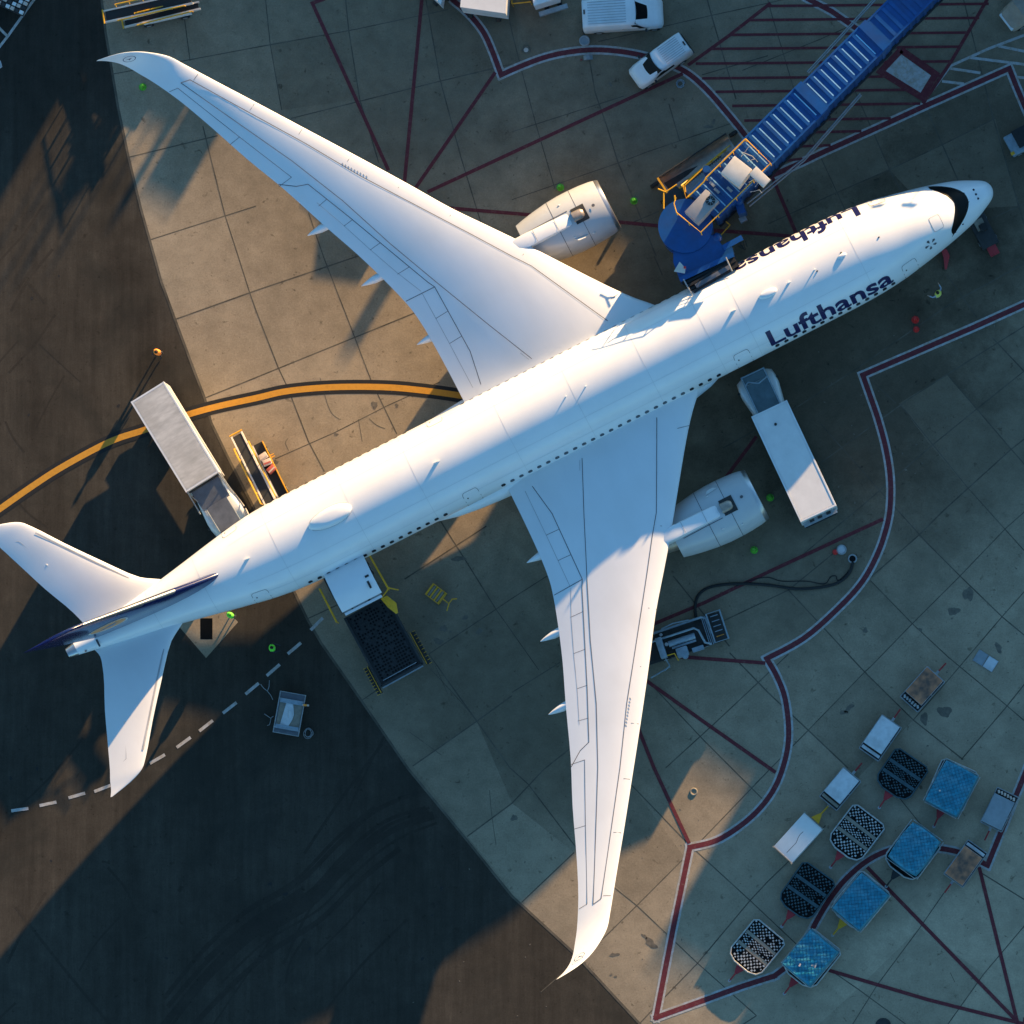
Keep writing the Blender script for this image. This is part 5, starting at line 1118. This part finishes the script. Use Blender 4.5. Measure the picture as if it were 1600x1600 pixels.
def dolly(label, far, near, z, wd, body_mt, grid_mt, walk_mt, tow_mt, clean):
    """pallet dolly: framed roller grid in three bays, chamfered nose with tow plate at 'near' end"""
    c, h, L = stand(far, near, z); e = empty('pallet_dolly', c, h, label, 'pallet dolly', 'pallet dollies with roller decks'); hl, hw = L/2, wd/2
    b = MB('dolly_dark', body_mt); out = [(-hl, -hw+.25), (-hl+.2, -hw), (hl-.55, -hw), (hl-.2, -hw+.2), (hl, -.55), (hl, .55), (hl-.2, hw-.2), (hl-.55, hw), (-hl+.2, hw), (-hl, hw-.25)]
    b.prism([(x*.99, y*.99) for x, y in out], z-.2, z-.06, 0); b.build('deck', e)
    b = MB(body_mt, grid_mt); b.tube([(x, y, z-.02) for x, y in out], .05, 0, closed=True); b.build('frame', e)
    b = MB(walk_mt)
    for x in (-hl+L*.345, -hl+L*.625): b.box((x, 0, z-.03), (.22, wd-.16, .04), 0)
    b.build('walkway', e)
    rl = MB(grid_mt, 'dolly_dark')
    bays = [(-hl+.12, -hl+L*.345-.14), (-hl+L*.345+.14, -hl+L*.625-.14), (-hl+L*.625+.14, hl-.15)]
    for a_, b2 in bays:
        n_ = 6 if b2-a_ < .9 else 7
        for i in range(n_):
            x = a_+(b2-a_)*(i+.5)/n_
            m_ = 17
            for k in range(m_):
                y = -hw+.16+(wd-.32)*k/(m_-1)
                if abs(y) > hw-.3 and x > hl-.6: continue
                if (i+k) % 2 == 0 and random.random() < .93: rl.box((x+random.uniform(-.02, .02), y, z-.01), ((b2-a_)/n_*random.choice((.62, .8, .8, .95)), random.choice((.08, .10, .12)), .05), 0, rz=random.uniform(-.04, .04))
                elif random.random() < .75: rl.cyl((x, y, z+.0), .03, .05, 1, seg=6)
    o = rl.build('roller_bed', e)
    b = MB('steel_dark'); b.box((0, 0, .32), (L*.85, .5, .16)); b.build('axle_frame', e)
    wheel_set(e, (-hl+.5, hl-.8), hw-.1, .2, .14); towbar(e, hl+.02, 1.15, tow_mt)
    return e, L
DL_ = [('dark blue empty roller dolly behind the pair of white carts', (1427, 1184), (1390, 1238), 'dolly_blue', 'dolly_blue', 'dolly_blue', 'red_paint'),
       ('clean bright galvanised empty dolly between two dark blue ones', (1360, 1273), (1315, 1332), 'dolly_white', 'dolly_white', 'dolly_tan', 'red_paint'),
       ('dark blue empty roller dolly below the plain white container', (1282, 1362), (1238, 1424), 'dolly_blue', 'dolly_blue', 'dolly_blue', 'red_paint'),
       ('weathered tan and grey empty dolly at the lower end of the row', (1205, 1453), (1158, 1510), 'dolly_white', 'dolly_white', 'dolly_tan', 'red_paint')]
for lb, fa, ne, bm_, gm, wk, tw in DL_: dolly(lb, fa, ne, .55, 2.5, bm_, gm, wk, tw, 1)

def wrapped(label, dl_label, far, near, L_, W_2, z, tw, bulge, folds, far2=None, near2=None):
    e, L = dolly(dl_label, far, near, .55, 2.5, 'dolly_white', 'dolly_dark', 'steel_dark', tw, 0)
    f2, n2 = far2 or far, near2 or near
    c, h, LL = stand(f2, n2, z); c.z = .58
    p = empty('wrapped_pallet', c, h, label, 'pallet load', 'cargo pallets under blue sheet'); hl, hw = L_/2, W_2/2; top = z-.58
    b = MB('tarp'); NX_, NY_ = 26, 20; rows = []
    rnd = random.Random(int(far[0])); ph = [rnd.uniform(0, 6.3) for _ in range(6)]
    def pt(u, v):
        edge_ = max(abs(u), abs(v)); 
        x, y = u*hl*(1 - .05*bulge*(abs(v)**2)), v*hw*(1-.06*bulge*(abs(u)**2))
        zz = top*(1-.10*bulge*(edge_**3)) + .035*sin(7*u+ph[0]+2*v)*cos(5*v+ph[1]) + .02*sin(17*u+9*v+ph[2]) + .015*sin(23*v-11*u+ph[3])
        return (x, y, zz)
    grid = [[b.bm.verts.new(pt(-1+2*i/NX_, -1+2*j/NY_)) for j in range(NY_+1)] for i in range(NX_+1)]
    for i in range(NX_):
        for j in range(NY_): f = b.bm.faces.new((grid[i][j], grid[i+1][j], grid[i+1][j+1], grid[i][j+1])); f.smooth = True
    per = [grid[i][0] for i in range(NX_+1)] + [grid[NX_][j] for j in range(1, NY_+1)] + [grid[i][NY_] for i in range(NX_-1, -1, -1)] + [grid[0][j] for j in range(NY_-1, 0, -1)]
    low = [b.bm.verts.new((v.co.x*1.06, v.co.y*1.07, .04)) for v in per]; mid = [b.bm.verts.new((v.co.x*(1.03+.012*sin(k*1.3+ph[4])), v.co.y*(1.035+.012*sin(k*1.7)), top*.5)) for k, v in enumerate(per)]
    m_ = len(per)
    for A, B in ((per, mid), (mid, low)):
        for k in range(m_): f = b.bm.faces.new((A[k], A[(k+1) % m_], B[(k+1) % m_], B[k])); f.smooth = True
    b.build('plastic_sheet', p)
    # net: diagonal cords over the top and down the sides
    b = MB('net'); cell = .30
    def P3(u, v): x, y, zz = pt(max(-1, min(1, u)), max(-1, min(1, v))); return (x, y, zz+.02)
    nd = int((L_+W_2)/cell)
    for sg in (1, -1):
        for k in range(1, nd):
            pts = []; s0 = -hl-hw+k*cell*1.0
            for t in range(15):
                yy = -hw+W_2*t/14; xx = s0 + hw + sg*yy - (0 if sg > 0 else 0)
                xx = s0 + sg*yy
                if abs(xx) < hl: pts.append(P3(xx/hl, yy/hw))
            if len(pts) > 2: b.tube(pts, .011, seg=3)
    b.build('cargo_net', p)
    b = MB('dolly_white', 'net')
    for s_ in (-1, 1):
        b.tube([(s_*hl*1.08, -hw*1.0, .06), (s_*hl*1.08, hw*1.0, .06)], .03); b.tube([(-hl*1.05, s_*hw*1.1, .06), (hl*1.05, s_*hw*1.1, .06)], .03)
    b.build('pallet_edge', p)
    if folds:
        b = MB('cream'); 
        for fx, fy, fl, fw_, fr in folds: x, y, zz = pt(fx, fy); b.box((x, y, zz+.03), (fl, fw_, .02), rz=fr)
        b.build('paper_tag', p)
    return p
wrapped('bright blue wrapped pallet under net, uppermost of the four', 'dolly with red tow plate carrying the uppermost blue pallet', (1502, 1196), (1471, 1265), 2.85, 2.25, 2.0, 'red_paint', .6, [(.35, -.5, .1, .1, .5)], (1503, 1200), (1470, 1262))
wrapped('rounded sagging blue wrapped pallet beside the orange-rusted cart', 'dark dolly hidden under the sagging blue pallet', (1447, 1303), (1402, 1362), 2.75, 2.25, 2.0, 'steel_dark', 1.6, [], (1449, 1297), (1407, 1355))
wrapped('blue wrapped pallet with yellow tow plate, above the lowest pallet', 'dolly with yellow tow plate carrying a blue pallet', (1369, 1378), (1319, 1439), 2.85, 2.2, 1.9, 'yellow', .4, [], (1370, 1377), (1318, 1440))
wrapped('lowest blue wrapped pallet with sunlit paper tags on its net', 'dolly with red tow bar carrying the lowest blue pallet', (1292, 1468), (1243, 1530), 2.75, 2.2, 2.1, 'red_paint', .2, [(.1, .55, .35, .10, .3), (.2, .45, .14, .2, .9), (.55, -.15, .2, .1, .2)], (1290, 1466), (1240, 1526))

# ------------------------------------------------------------------ air start cart, hose, pit
c, h, L = stand((1022, 1011), (1095, 987), 1.2)
e = empty('air_supply_cart', c, h, 'grey-blue ground air supply cart of pipes and tanks beside the wing', 'service cart'); b = MB('steel_dark', 'tyre'); b.box((.2, 0, .45), (L+2.0, 1.9, .16)); b.build('chassis', e)
b = MB('tank'); b.tube([(-L/2-.4, .35, 1.3), (L/2-.35, .35, 1.3), (L/2-.1, .1, 1.3), (L/2+.05, -.75, 1.3), (L/2+.4, -.95, 1.2)], .07, seg=10); b.tube([(-L/2+.2, .85, 1.1), (L/2+.3, .88, 1.1), (L/2+.6, .7, 1.1), (L/2+.6, -.3, 1.0)], .08, seg=10); b.tube([(-L/2+.8, .95, 1.3), (-L/2+1.6, 1.05, 1.35), (L/2-.5, .95, 1.25)], .04); b.build('pipework', e)
b = MB('tank', 'steel'); b.cyl((.25, -.12, 1.15), .2, 1.75, axis='x', seg=20); b.box((.3, -.42, 1.0), (1.6, .12, .3)); b.build('tank', e)
b = MB('tank', 'steel'); b.box((-1.15, -.2, 1.1), (.42, 1.35, .9), bev=.05); b.cyl((-.9, .6, 1.3), .10, .2, 1, seg=12); b.cyl((-.75, -.1, 1.4), .12, .2, 1, seg=12); b.build('pump_cabinet', e)
b = MB('tank'); b.box((.05, -.85, 1.0), (.75, .62, .8), bev=.08); b.cyl((.15, -1.15, 1.2), .2, .5, seg=16); b.build('engine_box', e)
b = MB('tank', 'steel_dark'); b.box((1.05, -.95, .8), (.75, .28, .4)); b.build('valve_box', e)
b = MB('yellow'); b.tube([(-1.1, -.78, 1.3), (-.45, -.8, 1.35), (-.35, -1.3, 1.1)], .04); b.build('handle', e)
b = MB('tank', 'steel_dark', 'amber'); x0, x1 = L/2+.65, L/2+1.55
b.tube([(x0, -.95, 1.2), (x1, -.95, 1.2), (x1, .95, 1.2), (x0, .95, 1.2)], .06, closed=True); b.box(((x0+x1)/2, 0, .7), (x1-x0, 1.8, .12), 1)
for k in range(5): b.box(((x0+x1)/2, -.6+k*.33, 1.0), (.5, .05, .05), 2 if k == 0 else 0)
for k in range(3): b.tube([(x0-.12-.12*k, -1.0, 1.0), (x0-.15-.1*k, .9, 1.0)], .03)
b.build('rack', e)
b = MB('tank'); b.tube([(-1.4, -1.6, .7), (-1.0, -1.4, .8), (-1.15, -.7, .9)], .05); b.tube([(-2.4, -1.75, .5), (-1.0, -1.45, .5)], .05); b.build('tow_frame', e)
wheel_set(e, (-1.1, 1.6), .95, .35, .22)
mb = MB('rubber'); mb.tube([tuple(at(x, y, .09)) for x, y in curve2d([(1089, 972), (1086, 950), (1090, 932), (1103, 920), (1125, 914), (1160, 912), (1200, 914), (1245, 920), (1285, 917), (1312, 909), (1327, 895), (1333, 878)], 6)], .095, seg=8)
tag(mb.build('air_hose'), 'thick black hose looping from the air supply cart to the pit', 'hose')
mb = MB('rubber'); mb.tube([tuple(at(x, y, .03)) for x, y in curve2d([(1150, 916), (1175, 906), (1200, 902), (1222, 908), (1260, 908), (1288, 912), (1298, 901), (1306, 900), (1310, 907), (1325, 893), (1333, 880)], 6)], .03, seg=5)
tag(mb.build('power_cable'), 'thin dark cable curling beside the thick black hose', 'cable')
def disc(name, px, py, r, z0, z1, mt, label, cat, mt2=None, rim=0, group=None):
    p = at(px, py, 0); e = empty(name, (p.x, p.y, 0), 0, label, cat, group); b = MB(mt); b.cyl((0, 0, (z0+z1)/2), r, z1-z0, seg=28); b.build('lid', e)
    if mt2: b = MB(mt2); b.tube([(rim*cos(2*pi*k/24), rim*sin(2*pi*k/24), z1) for k in range(24)], .05, closed=True); b.build('rim', e)
disc('utility_pit', 1332, 873, .22, 0, .03, 'blackglass', 'dark open utility pit with pale ring at the hose end', 'pit', 'steel', .25)
disc('pit_cover', 1315, 859, .30, .02, .1, 'cart_white', 'pale round pit cover lifted beside the open pit', 'cover', 'steel', .28)
disc('manhole', 1380, 1603, .5, 0, .02, 'steel_dark', 'dark round manhole at the bottom edge', 'manhole', 'steel_dark', .46)
disc('manhole', 1084, 1237, .22, 0, .02, 'concrete', 'small pale manhole in the sunlit wedge by the wing', 'manhole', 'dolly_tan', .2)
disc('manhole', 822, 78, .15, 0, .02, 'cream', 'small manhole with bright centre inside the upper red corner', 'manhole', 'stain', .25)
disc('bollard_cap', 914, 65, .32, 0, .4, 'cart_grey', 'round grey cap behind the large van by the boundary arc', 'cover', 'steel', .3)
p = at(919, 90, 0); e = empty('wheel_chock', (p.x, p.y, 0), .1, 'small grey wheel chock on the white boundary line below the round cap', 'chock'); b = MB('cart_grey'); b.loft([[(-.3, -.15, 0), (.3, -.15, 0), (.1, -.15, .2), (-.1, -.15, .2)], [(-.3, .15, 0), (.3, .15, 0), (.1, .15, .2), (-.1, .15, .2)]], smooth=False); b.build('wedge', e); b = MB('red_paint'); b.box((-.45, -.1, .08), (.1, .1, .1)); b.build('handle', e)
p = at(1063, 131, 0); e = empty('coiled_cable', (p.x, p.y, 0), 0, 'pale coiled cable lying below the smaller van', 'cable'); b = MB('tank')
b.tube([((.27+.03*sin(k))*cos(k*.7)*(1-.35*((k//9) % 2)), (.27+.03*cos(k*1.3))*sin(k*.7)*(1-.3*((k//9) % 2)), .05+.003*k) for k in range(30)], .025); b.build('coil', e)
c, h, _ = stand((1525, 1023), (1555, 1042), 0)
for k, lb in ((-1, 'left of the two pale square access plates lying on the apron'), (1, 'right of the two pale square access plates lying on the apron')):
    e = empty('access_plate', (c.x+cos(h)*.37*k, c.y+sin(h)*.37*k, 0), h, lb, 'plate', 'access plates'); b = MB('cart_grey' if k < 0 else 'cart_white', 'steel'); b.box((0, 0, .03), (.66, .78, .05), 0, bev=.01); b.build('plate', e)
    b = MB('steel'); b.tube([(-.34, -.4, .05), (.34, -.4, .05), (.34, .4, .05), (-.34, .4, .05)], .02, closed=True); b.build('frame', e)

# ------------------------------------------------------------------ cones
def cone(px, py, label, mt, r=.27, hgt=.72, group='fluorescent cones round the airliner'):
    p = at(px, py, .3); e = empty('traffic_cone', (p.x, p.y, 0), random.random(), label, 'cone', group)
    b = MB(mt); b.cyl((0, 0, .03), r*.95, .05, seg=8); b.cyl((0, 0, .05+hgt/2), r*.72, hgt, r2=.09, seg=24); b.build('body', e)
    b = MB('emblem_rim'); b.cyl((0, 0, hgt*.6), r*.46, .1, r2=r*.38, seg=24); b.build('reflective_band', e)
for px_, py_, lb in ((222, 135, 'green cone below the left curved wingtip'), (875, 292, 'green cone behind the left engine'), (990, 313, 'green cone ahead of the left engine inlet, long shadow'), (1203, 777, 'green cone ahead of the right engine inlet'), (1178, 859, 'green cone outboard of the right engine')): cone(px_, py_, lb, 'green_cone')
cone(1430, 499, 'larger red cone on the apron below the nose', 'bright_red', .27, .7, 'red cones'); cone(1431.5, 514, 'smaller red cone right behind the larger one below the nose', 'bright_red', .22, .55, 'red cones'); cone(1305, 862, 'red cone beside the pale pit cover', 'bright_red', .2, .5, 'red cones'); cone(228.5, 116, 'red cone half hidden under the left wingtip', 'bright_red', .2, .5, 'red cones')

# ------------------------------------------------------------------ remaining small equipment
c, h, _ = stand((672, 921), (692, 936), .7); e = empty('hand_trolley', c, h, 'rusty yellow slatted hand trolley standing right of the cargo loader', 'trolley'); b = MB('yellow', 'dolly_tan')
for k in range(7): b.box((-.55+k*.16, 0, .6), (.10, .85, .05), 1 if k % 2 else 0)
b.build('slatted_deck', e); b = MB('yellow'); b.tube([(-.6, -.42, .62), (.5, -.42, .62), (.5, .42, .62), (-.6, .42, .62)], .035, closed=True); b.tube([(.5, 0, .6), (1.0, 0, .7), (1.0, .35, .8), (1.25, .55, .9)], .04); b.tube([(1.0, 0, .7), (1.15, -.45, .5)], .04); b.build('handle_frame', e); wheel_set(e, (-.35, .35), .42, .16, .1)
c, h, _ = stand((446, 1148), (458, 1082), .9); e = empty('maintenance_cart', c, h, 'steel framed cart with a folded white sheet on the asphalt below the tail', 'cart'); L = 2.65
b = MB('grey_plate', 'dolly_tan'); b.box((0, 0, .55), (L, 1.6, .3), 0); b.box((-.05, 0, .72), (L-.9, 1.45, .08), 1); b.build('deck', e)
b = MB('steel'); b.tube([(-L/2, -.82, .85), (L/2, -.82, .85), (L/2, .82, .85), (-L/2, .82, .85)], .045, closed=True)
for x in (-L/2+.35, L/2-.45): b.tube([(x, -.8, .85), (x, .8, .85)], .03)
b.build('rail', e); b = MB('tank'); b.box((-L/2+.42, 0, .82), (.26, 1.5, .1)); b.box((L/2-.55, 0, .82), (.28, 1.5, .1)); b.build('cross_shelf', e)
b = MB('hi_orange', 'cream'); b.box((L/2-.62, -.95, .95), (.12, .42, .12), 1, rz=.1); b.box((L/2-.62, -.92, .955), (.125, .22, .13), 0, rz=.1); b.build('tube_roll', e); wheel_set(e, (-.8, .8), .75, .25, .15)
s2 = empty('folded_sheet', (c.x, c.y, .78), h, 'folded white plastic sheet lying on the framed cart', 'sheet'); b = MB('cart_white')
b.loft([[(-.88, .50, 0), (-.95, 0, 0), (-.95, 0, .05), (-.88, .50, .05)], [(-.3, .42, 0), (-.35, -.25, 0), (-.35, -.25, .09), (-.3, .42, .05)], [(.15, .38, 0), (.0, -.3, 0), (.0, -.3, .10), (.15, .38, .05)], [(.78, .30, 0), (.75, -.10, 0), (.75, -.10, .05), (.78, .30, .05)]], smooth=False)
b.loft([[(-.2, -.25, .1), (-.12, .0, .16), (-.3, .02, .1)], [(.15, -.15, .1), (.25, .05, .13), (.1, .08, .08)]], smooth=False); b.build('sheet', s2)
for (px_, py_, lb, sd) in ((418, 1080, 'tangle of thin cords left of the framed cart', 1), (482, 1146, 'pale coiled cord at the lower right wheel of the framed cart', 2), (420, 1125, 'loose pale cord at the lower left of the framed cart', 3)):
    rr_ = random.Random(sd); p = at(px_, py_, .03); e = empty('loose_cord', (p.x, p.y, 0), 0, lb, 'cord', 'cords round the framed cart'); b = MB('steel')
    if sd == 2: pts = [(.24*cos(k*.37)*(1+.35*sin(k*.23)), .28*sin(k*.37)*(1+.3*cos(k*.31)), .03+.001*k) for k in range(70)]
    else: 
        pts = [(-.45, .45, .03), (-.25, .2, .03), (0, 0, .03), (.2, -.25, .03), (.35, -.55, .03)] if sd == 1 else [(-.3, .4, .03), (0, .2, .03), (.15, .1, .03), (.05, -.3, .03), (-.1, -.35, .03)]
        b.tube([(0, .02, .03), (.1, .3, .03), (.12, .7, .03)] if sd == 1 else [(.1, .1, .03), (.3, .25, .03)], .022)
    b.tube(pts, .014 if sd == 2 else .022); b.build('cord', e)
# tug and tow bar at the nose wheel
c, h, _ = stand((1528, 345), (1547, 381), .9); e = empty('tow_tractor', c, h, 'low dark aircraft tug with red front plate under the nose', 'tug')
b = MB('steel_dark', 'dolly_tan'); b.box((-.2, 0, .6), (2.4, 1.15, .7), 0, bev=.08); b.box((-.55, 0, 1.0), (.7, .6, .12), 1); b.build('body', e); b = MB('red_paint'); b.box((1.18, -.02, .75), (.85, .62, .3), 0, bev=.03); b.build('front_plate', e); b = MB('rubber'); b.box((-.3, .1, 1.1), (.45, .5, .3), bev=.05); b.build('seat', e); wheel_set(e, (-.9, .5), .6, .3, .22)
p = at(1473, 402, .3); e = empty('intake_bag', (p.x, p.y, 0), 0, 'dark red cover bag hanging at the belly behind the nose', 'bag'); b = MB('red_paint'); b.loft([[(-.1, .5, .05), (.25, .5, .05), (.25, .5, .6), (-.1, .5, .6)], [(.05, 0, .05), (.45, .1, .05), (.45, .1, .5), (.05, 0, .5)], [(.12, -.75, .05), (.25, -.75, .05), (.25, -.75, .12), (.12, -.75, .12)]]); b.build('cover', e); b = MB('steel_dark'); b.tube([(0, .5, .5), (-.3, .8, .9)], .03); b.build('strap', e)
# vehicles cut by the right and left edges
c, h, _ = stand((1622, 204), (1581, 226), 1.2); e = empty('baggage_tractor', c, h, 'dark roofed tractor with pale side at the right edge above the nose', 'tractor')
b = MB('tank', 'steel_dark', 'yellow'); b.box((0, 0, .7), (2.4, 1.4, .6), 0, bev=.06); b.box((1.15, .5, 1.02), (.25, .2, .06), 2); b.build('body', e); b = MB('rubber'); b.box((-.2, -.1, 1.6), (1.7, 1.2, .1), bev=.03); b.build('roof', e); b = MB('steel'); [b.tube([(x, y, .9), (x, y, 1.6)], .03) for x in (-.9, .55) for y in (-.6, .45)]; b.build('roof_post', e); wheel_set(e, (-.7, .75), .7, .3, .2)
c, h, _ = stand((1612, 0), (1588, 18), 2.0); e = empty('service_van', c, h, 'light brown vehicle with white nose at the top right corner', 'van'); b = MB('brown_vehicle', 'white_paint'); b.loft([ring(-2.2, .4, 1.9, .85, .75), ring(.4, .4, 1.95, .85, .75), ring(.9, .4, 1.2, .85, .78), ring(1.4, .45, .95, .75, .65)]); b.build('body', e, sharp=50); b = MB('white_paint'); b.box((1.35, 0, .75), (.3, 1.3, .4), bev=.05); b.build('bumper', e); wheel_set(e, (-1.5, .8), .86, .33, .2)
c, h, _ = stand((-22, -22), (45, 8), .8); e = empty('supply_pallet', c, h, 'flat load of cream boxes at the upper left corner', 'pallet load'); b = MB('steel_dark', 'cream', 'box_roof')
b.box((0, 0, .5), (2.9, 1.6, .2), 0); b.build('base', e); b = MB('cream', 'box_roof', 'steel_dark')
for i in range(9):
    for k in range(5): b.box((-1.3+i*.325, -.62+k*.31, .72), (.25, .22, .22+.06*((i+k) % 3)), (i*2+k) % 3)
o = b.build('box_load', e)

# ------------------------------------------------------------------ people
def person(px, py, face, label, vest, legs='dark_cloth', arms='a', headwear='hair', legs_apart=.14):
    p = at(px, py, .9); e = empty('person', (p.x, p.y, 0), face, label, 'person', 'ground crew')
    V = [(0, 0, .98), (0, 0, 1.20), (.01, 0, 1.42), (.02, 0, 1.52), (.04, 0, 1.62), (.05, 0, 1.73)]; Rr = [.15, .145, .17, .065, .095, .085]; E_ = [(0, 1), (1, 2), (2, 3), (3, 4), (4, 5)]
    def add(par, pts):
        for q, r_ in pts: V.append(q); Rr.append(r_); E_.append((par, len(V)-1)); par = len(V)-1
        return par
    for s_ in (-1, 1):
        st_ = .16*s_ if arms == 'walk' else 0
        add(0, [((0, .10*s_, .90), .11), ((.04+st_*.5, legs_apart*s_, .52), .07), ((st_, legs_apart*s_*1.1, .10), .045), ((.17+st_, legs_apart*s_*1.15, .045), .04)])
        if arms == 'up' : A = [((0, .19*s_, 1.42), .07), ((.10, .40*s_, 1.30), .05), ((.32, .48*s_, 1.42), .038)]
        elif arms == 'fwd': A = [((0, .19*s_, 1.42), .07), ((.12, .27*s_, 1.18), .05), ((.38, .20*s_, 1.16), .036)]
        else: A = [((0, .19*s_, 1.42), .07), ((-.02+st_*-.6, .27*s_, 1.14), .05), ((.06-st_*.9, .29*s_, .90), .036)]
        w_ = add(2, A); wx, wy, wz = V[w_]; ex_, ey_, ez_ = V[w_-1]; d = Vector((wx-ex_, wy-ey_, wz-ez_)).normalized(); sd_ = d.cross(Vector((1, 0, .3))).normalized()
        pal = Vector((wx, wy, wz)) + d*.08; pi_ = add(w_, [(tuple(pal), .034)])
        for f_, fl in ((-.03, .07), (-.01, .085), (.01, .08), (.03, .065)): add(pi_, [(tuple(pal + sd_*f_ + d*fl), .010)])
        add(pi_, [(tuple(pal + sd_*(-.05*s_) + d*.02), .011)])
    me = bpy.data.meshes.new('body'); me.from_pydata([Vector(v) for v in V], E_, []); o = bpy.data.objects.new('body', me); COL.objects.link(o)
    md = o.modifiers.new('s', 'SKIN'); 
    for i, sv in enumerate(me.skin_vertices[0].data): sv.radius = (Rr[i], Rr[i]*(1.25 if i in (0, 1, 2) else 1)); sv.use_root = (i == 0)
    o.modifiers.new('u', 'SUBSURF').levels = 2; dg = bpy.context.evaluated_depsgraph_get(); m2 = bpy.data.meshes.new_from_object(o.evaluated_get(dg)); bpy.data.objects.remove(o)
    m2.name = 'body'; m2.materials.clear()
    for k in ('skin', legs, 'dark_cloth'): m2.materials.append(M[k])
    for f in m2.polygons:
        z = f.center.z; f.use_smooth = True; f.material_index = 2 if z < .09 else (1 if z < 1.5 and not (abs(f.center.y) > .3 and f.center.x > .3) else 0)
    b_ = link(bpy.data.objects.new('body', m2), e)
    b = MB(vest); b.loft([[(.19*cos(t)*k2 + .005, .245*sin(t)*k2, z) for t in [2*pi*i/20 for i in range(20)]] for z, k2 in ((.92, .98), (1.1, .96), (1.3, 1.02), (1.44, 1.0), (1.50, .72), (1.53, .42))], cap=False); b.build('vest', e)
    b = MB('emblem_rim'); b.loft([[(.197*cos(t)+.005, .252*sin(t), z) for t in [2*pi*i/20 for i in range(20)]] for z in (1.12, 1.17)], cap=False); b.build('reflective_band', e)
    b = MB(headwear); b.loft([[(.045 + .118*cos(t)*k2 - .012, .105*sin(t)*k2, z) for t in [2*pi*i/18 for i in range(18)]] for z, k2 in ((1.66, .98), (1.74, 1.02), (1.80, .85), (1.835, .45), (1.842, .05))]); b.build('cap' if headwear != 'hair' else 'hair', e)
    b = MB('skin'); b.ball((.15, 0, 1.66), (.022, .014, .02)); b.build('nose', e)
    return e
person(247, 551, radians(250), 'person in orange hi-vis vest walking on the asphalt, long shadow', 'hi_orange', arms='walk')
person(1466, 460, radians(140), 'person in dull yellow vest standing right of the airliner nose', 'hi_yellow', 'pale_cloth', arms='up')
person(361, 962, radians(60), 'person in bright green hi-vis jacket under the rear fuselage', 'hi_green', arms='fwd', headwear='green_cone')
person(426, 1013, radians(0), 'person in green hi-vis vest near the dashed white line', 'hi_green', 'dark_cloth', arms='fwd')
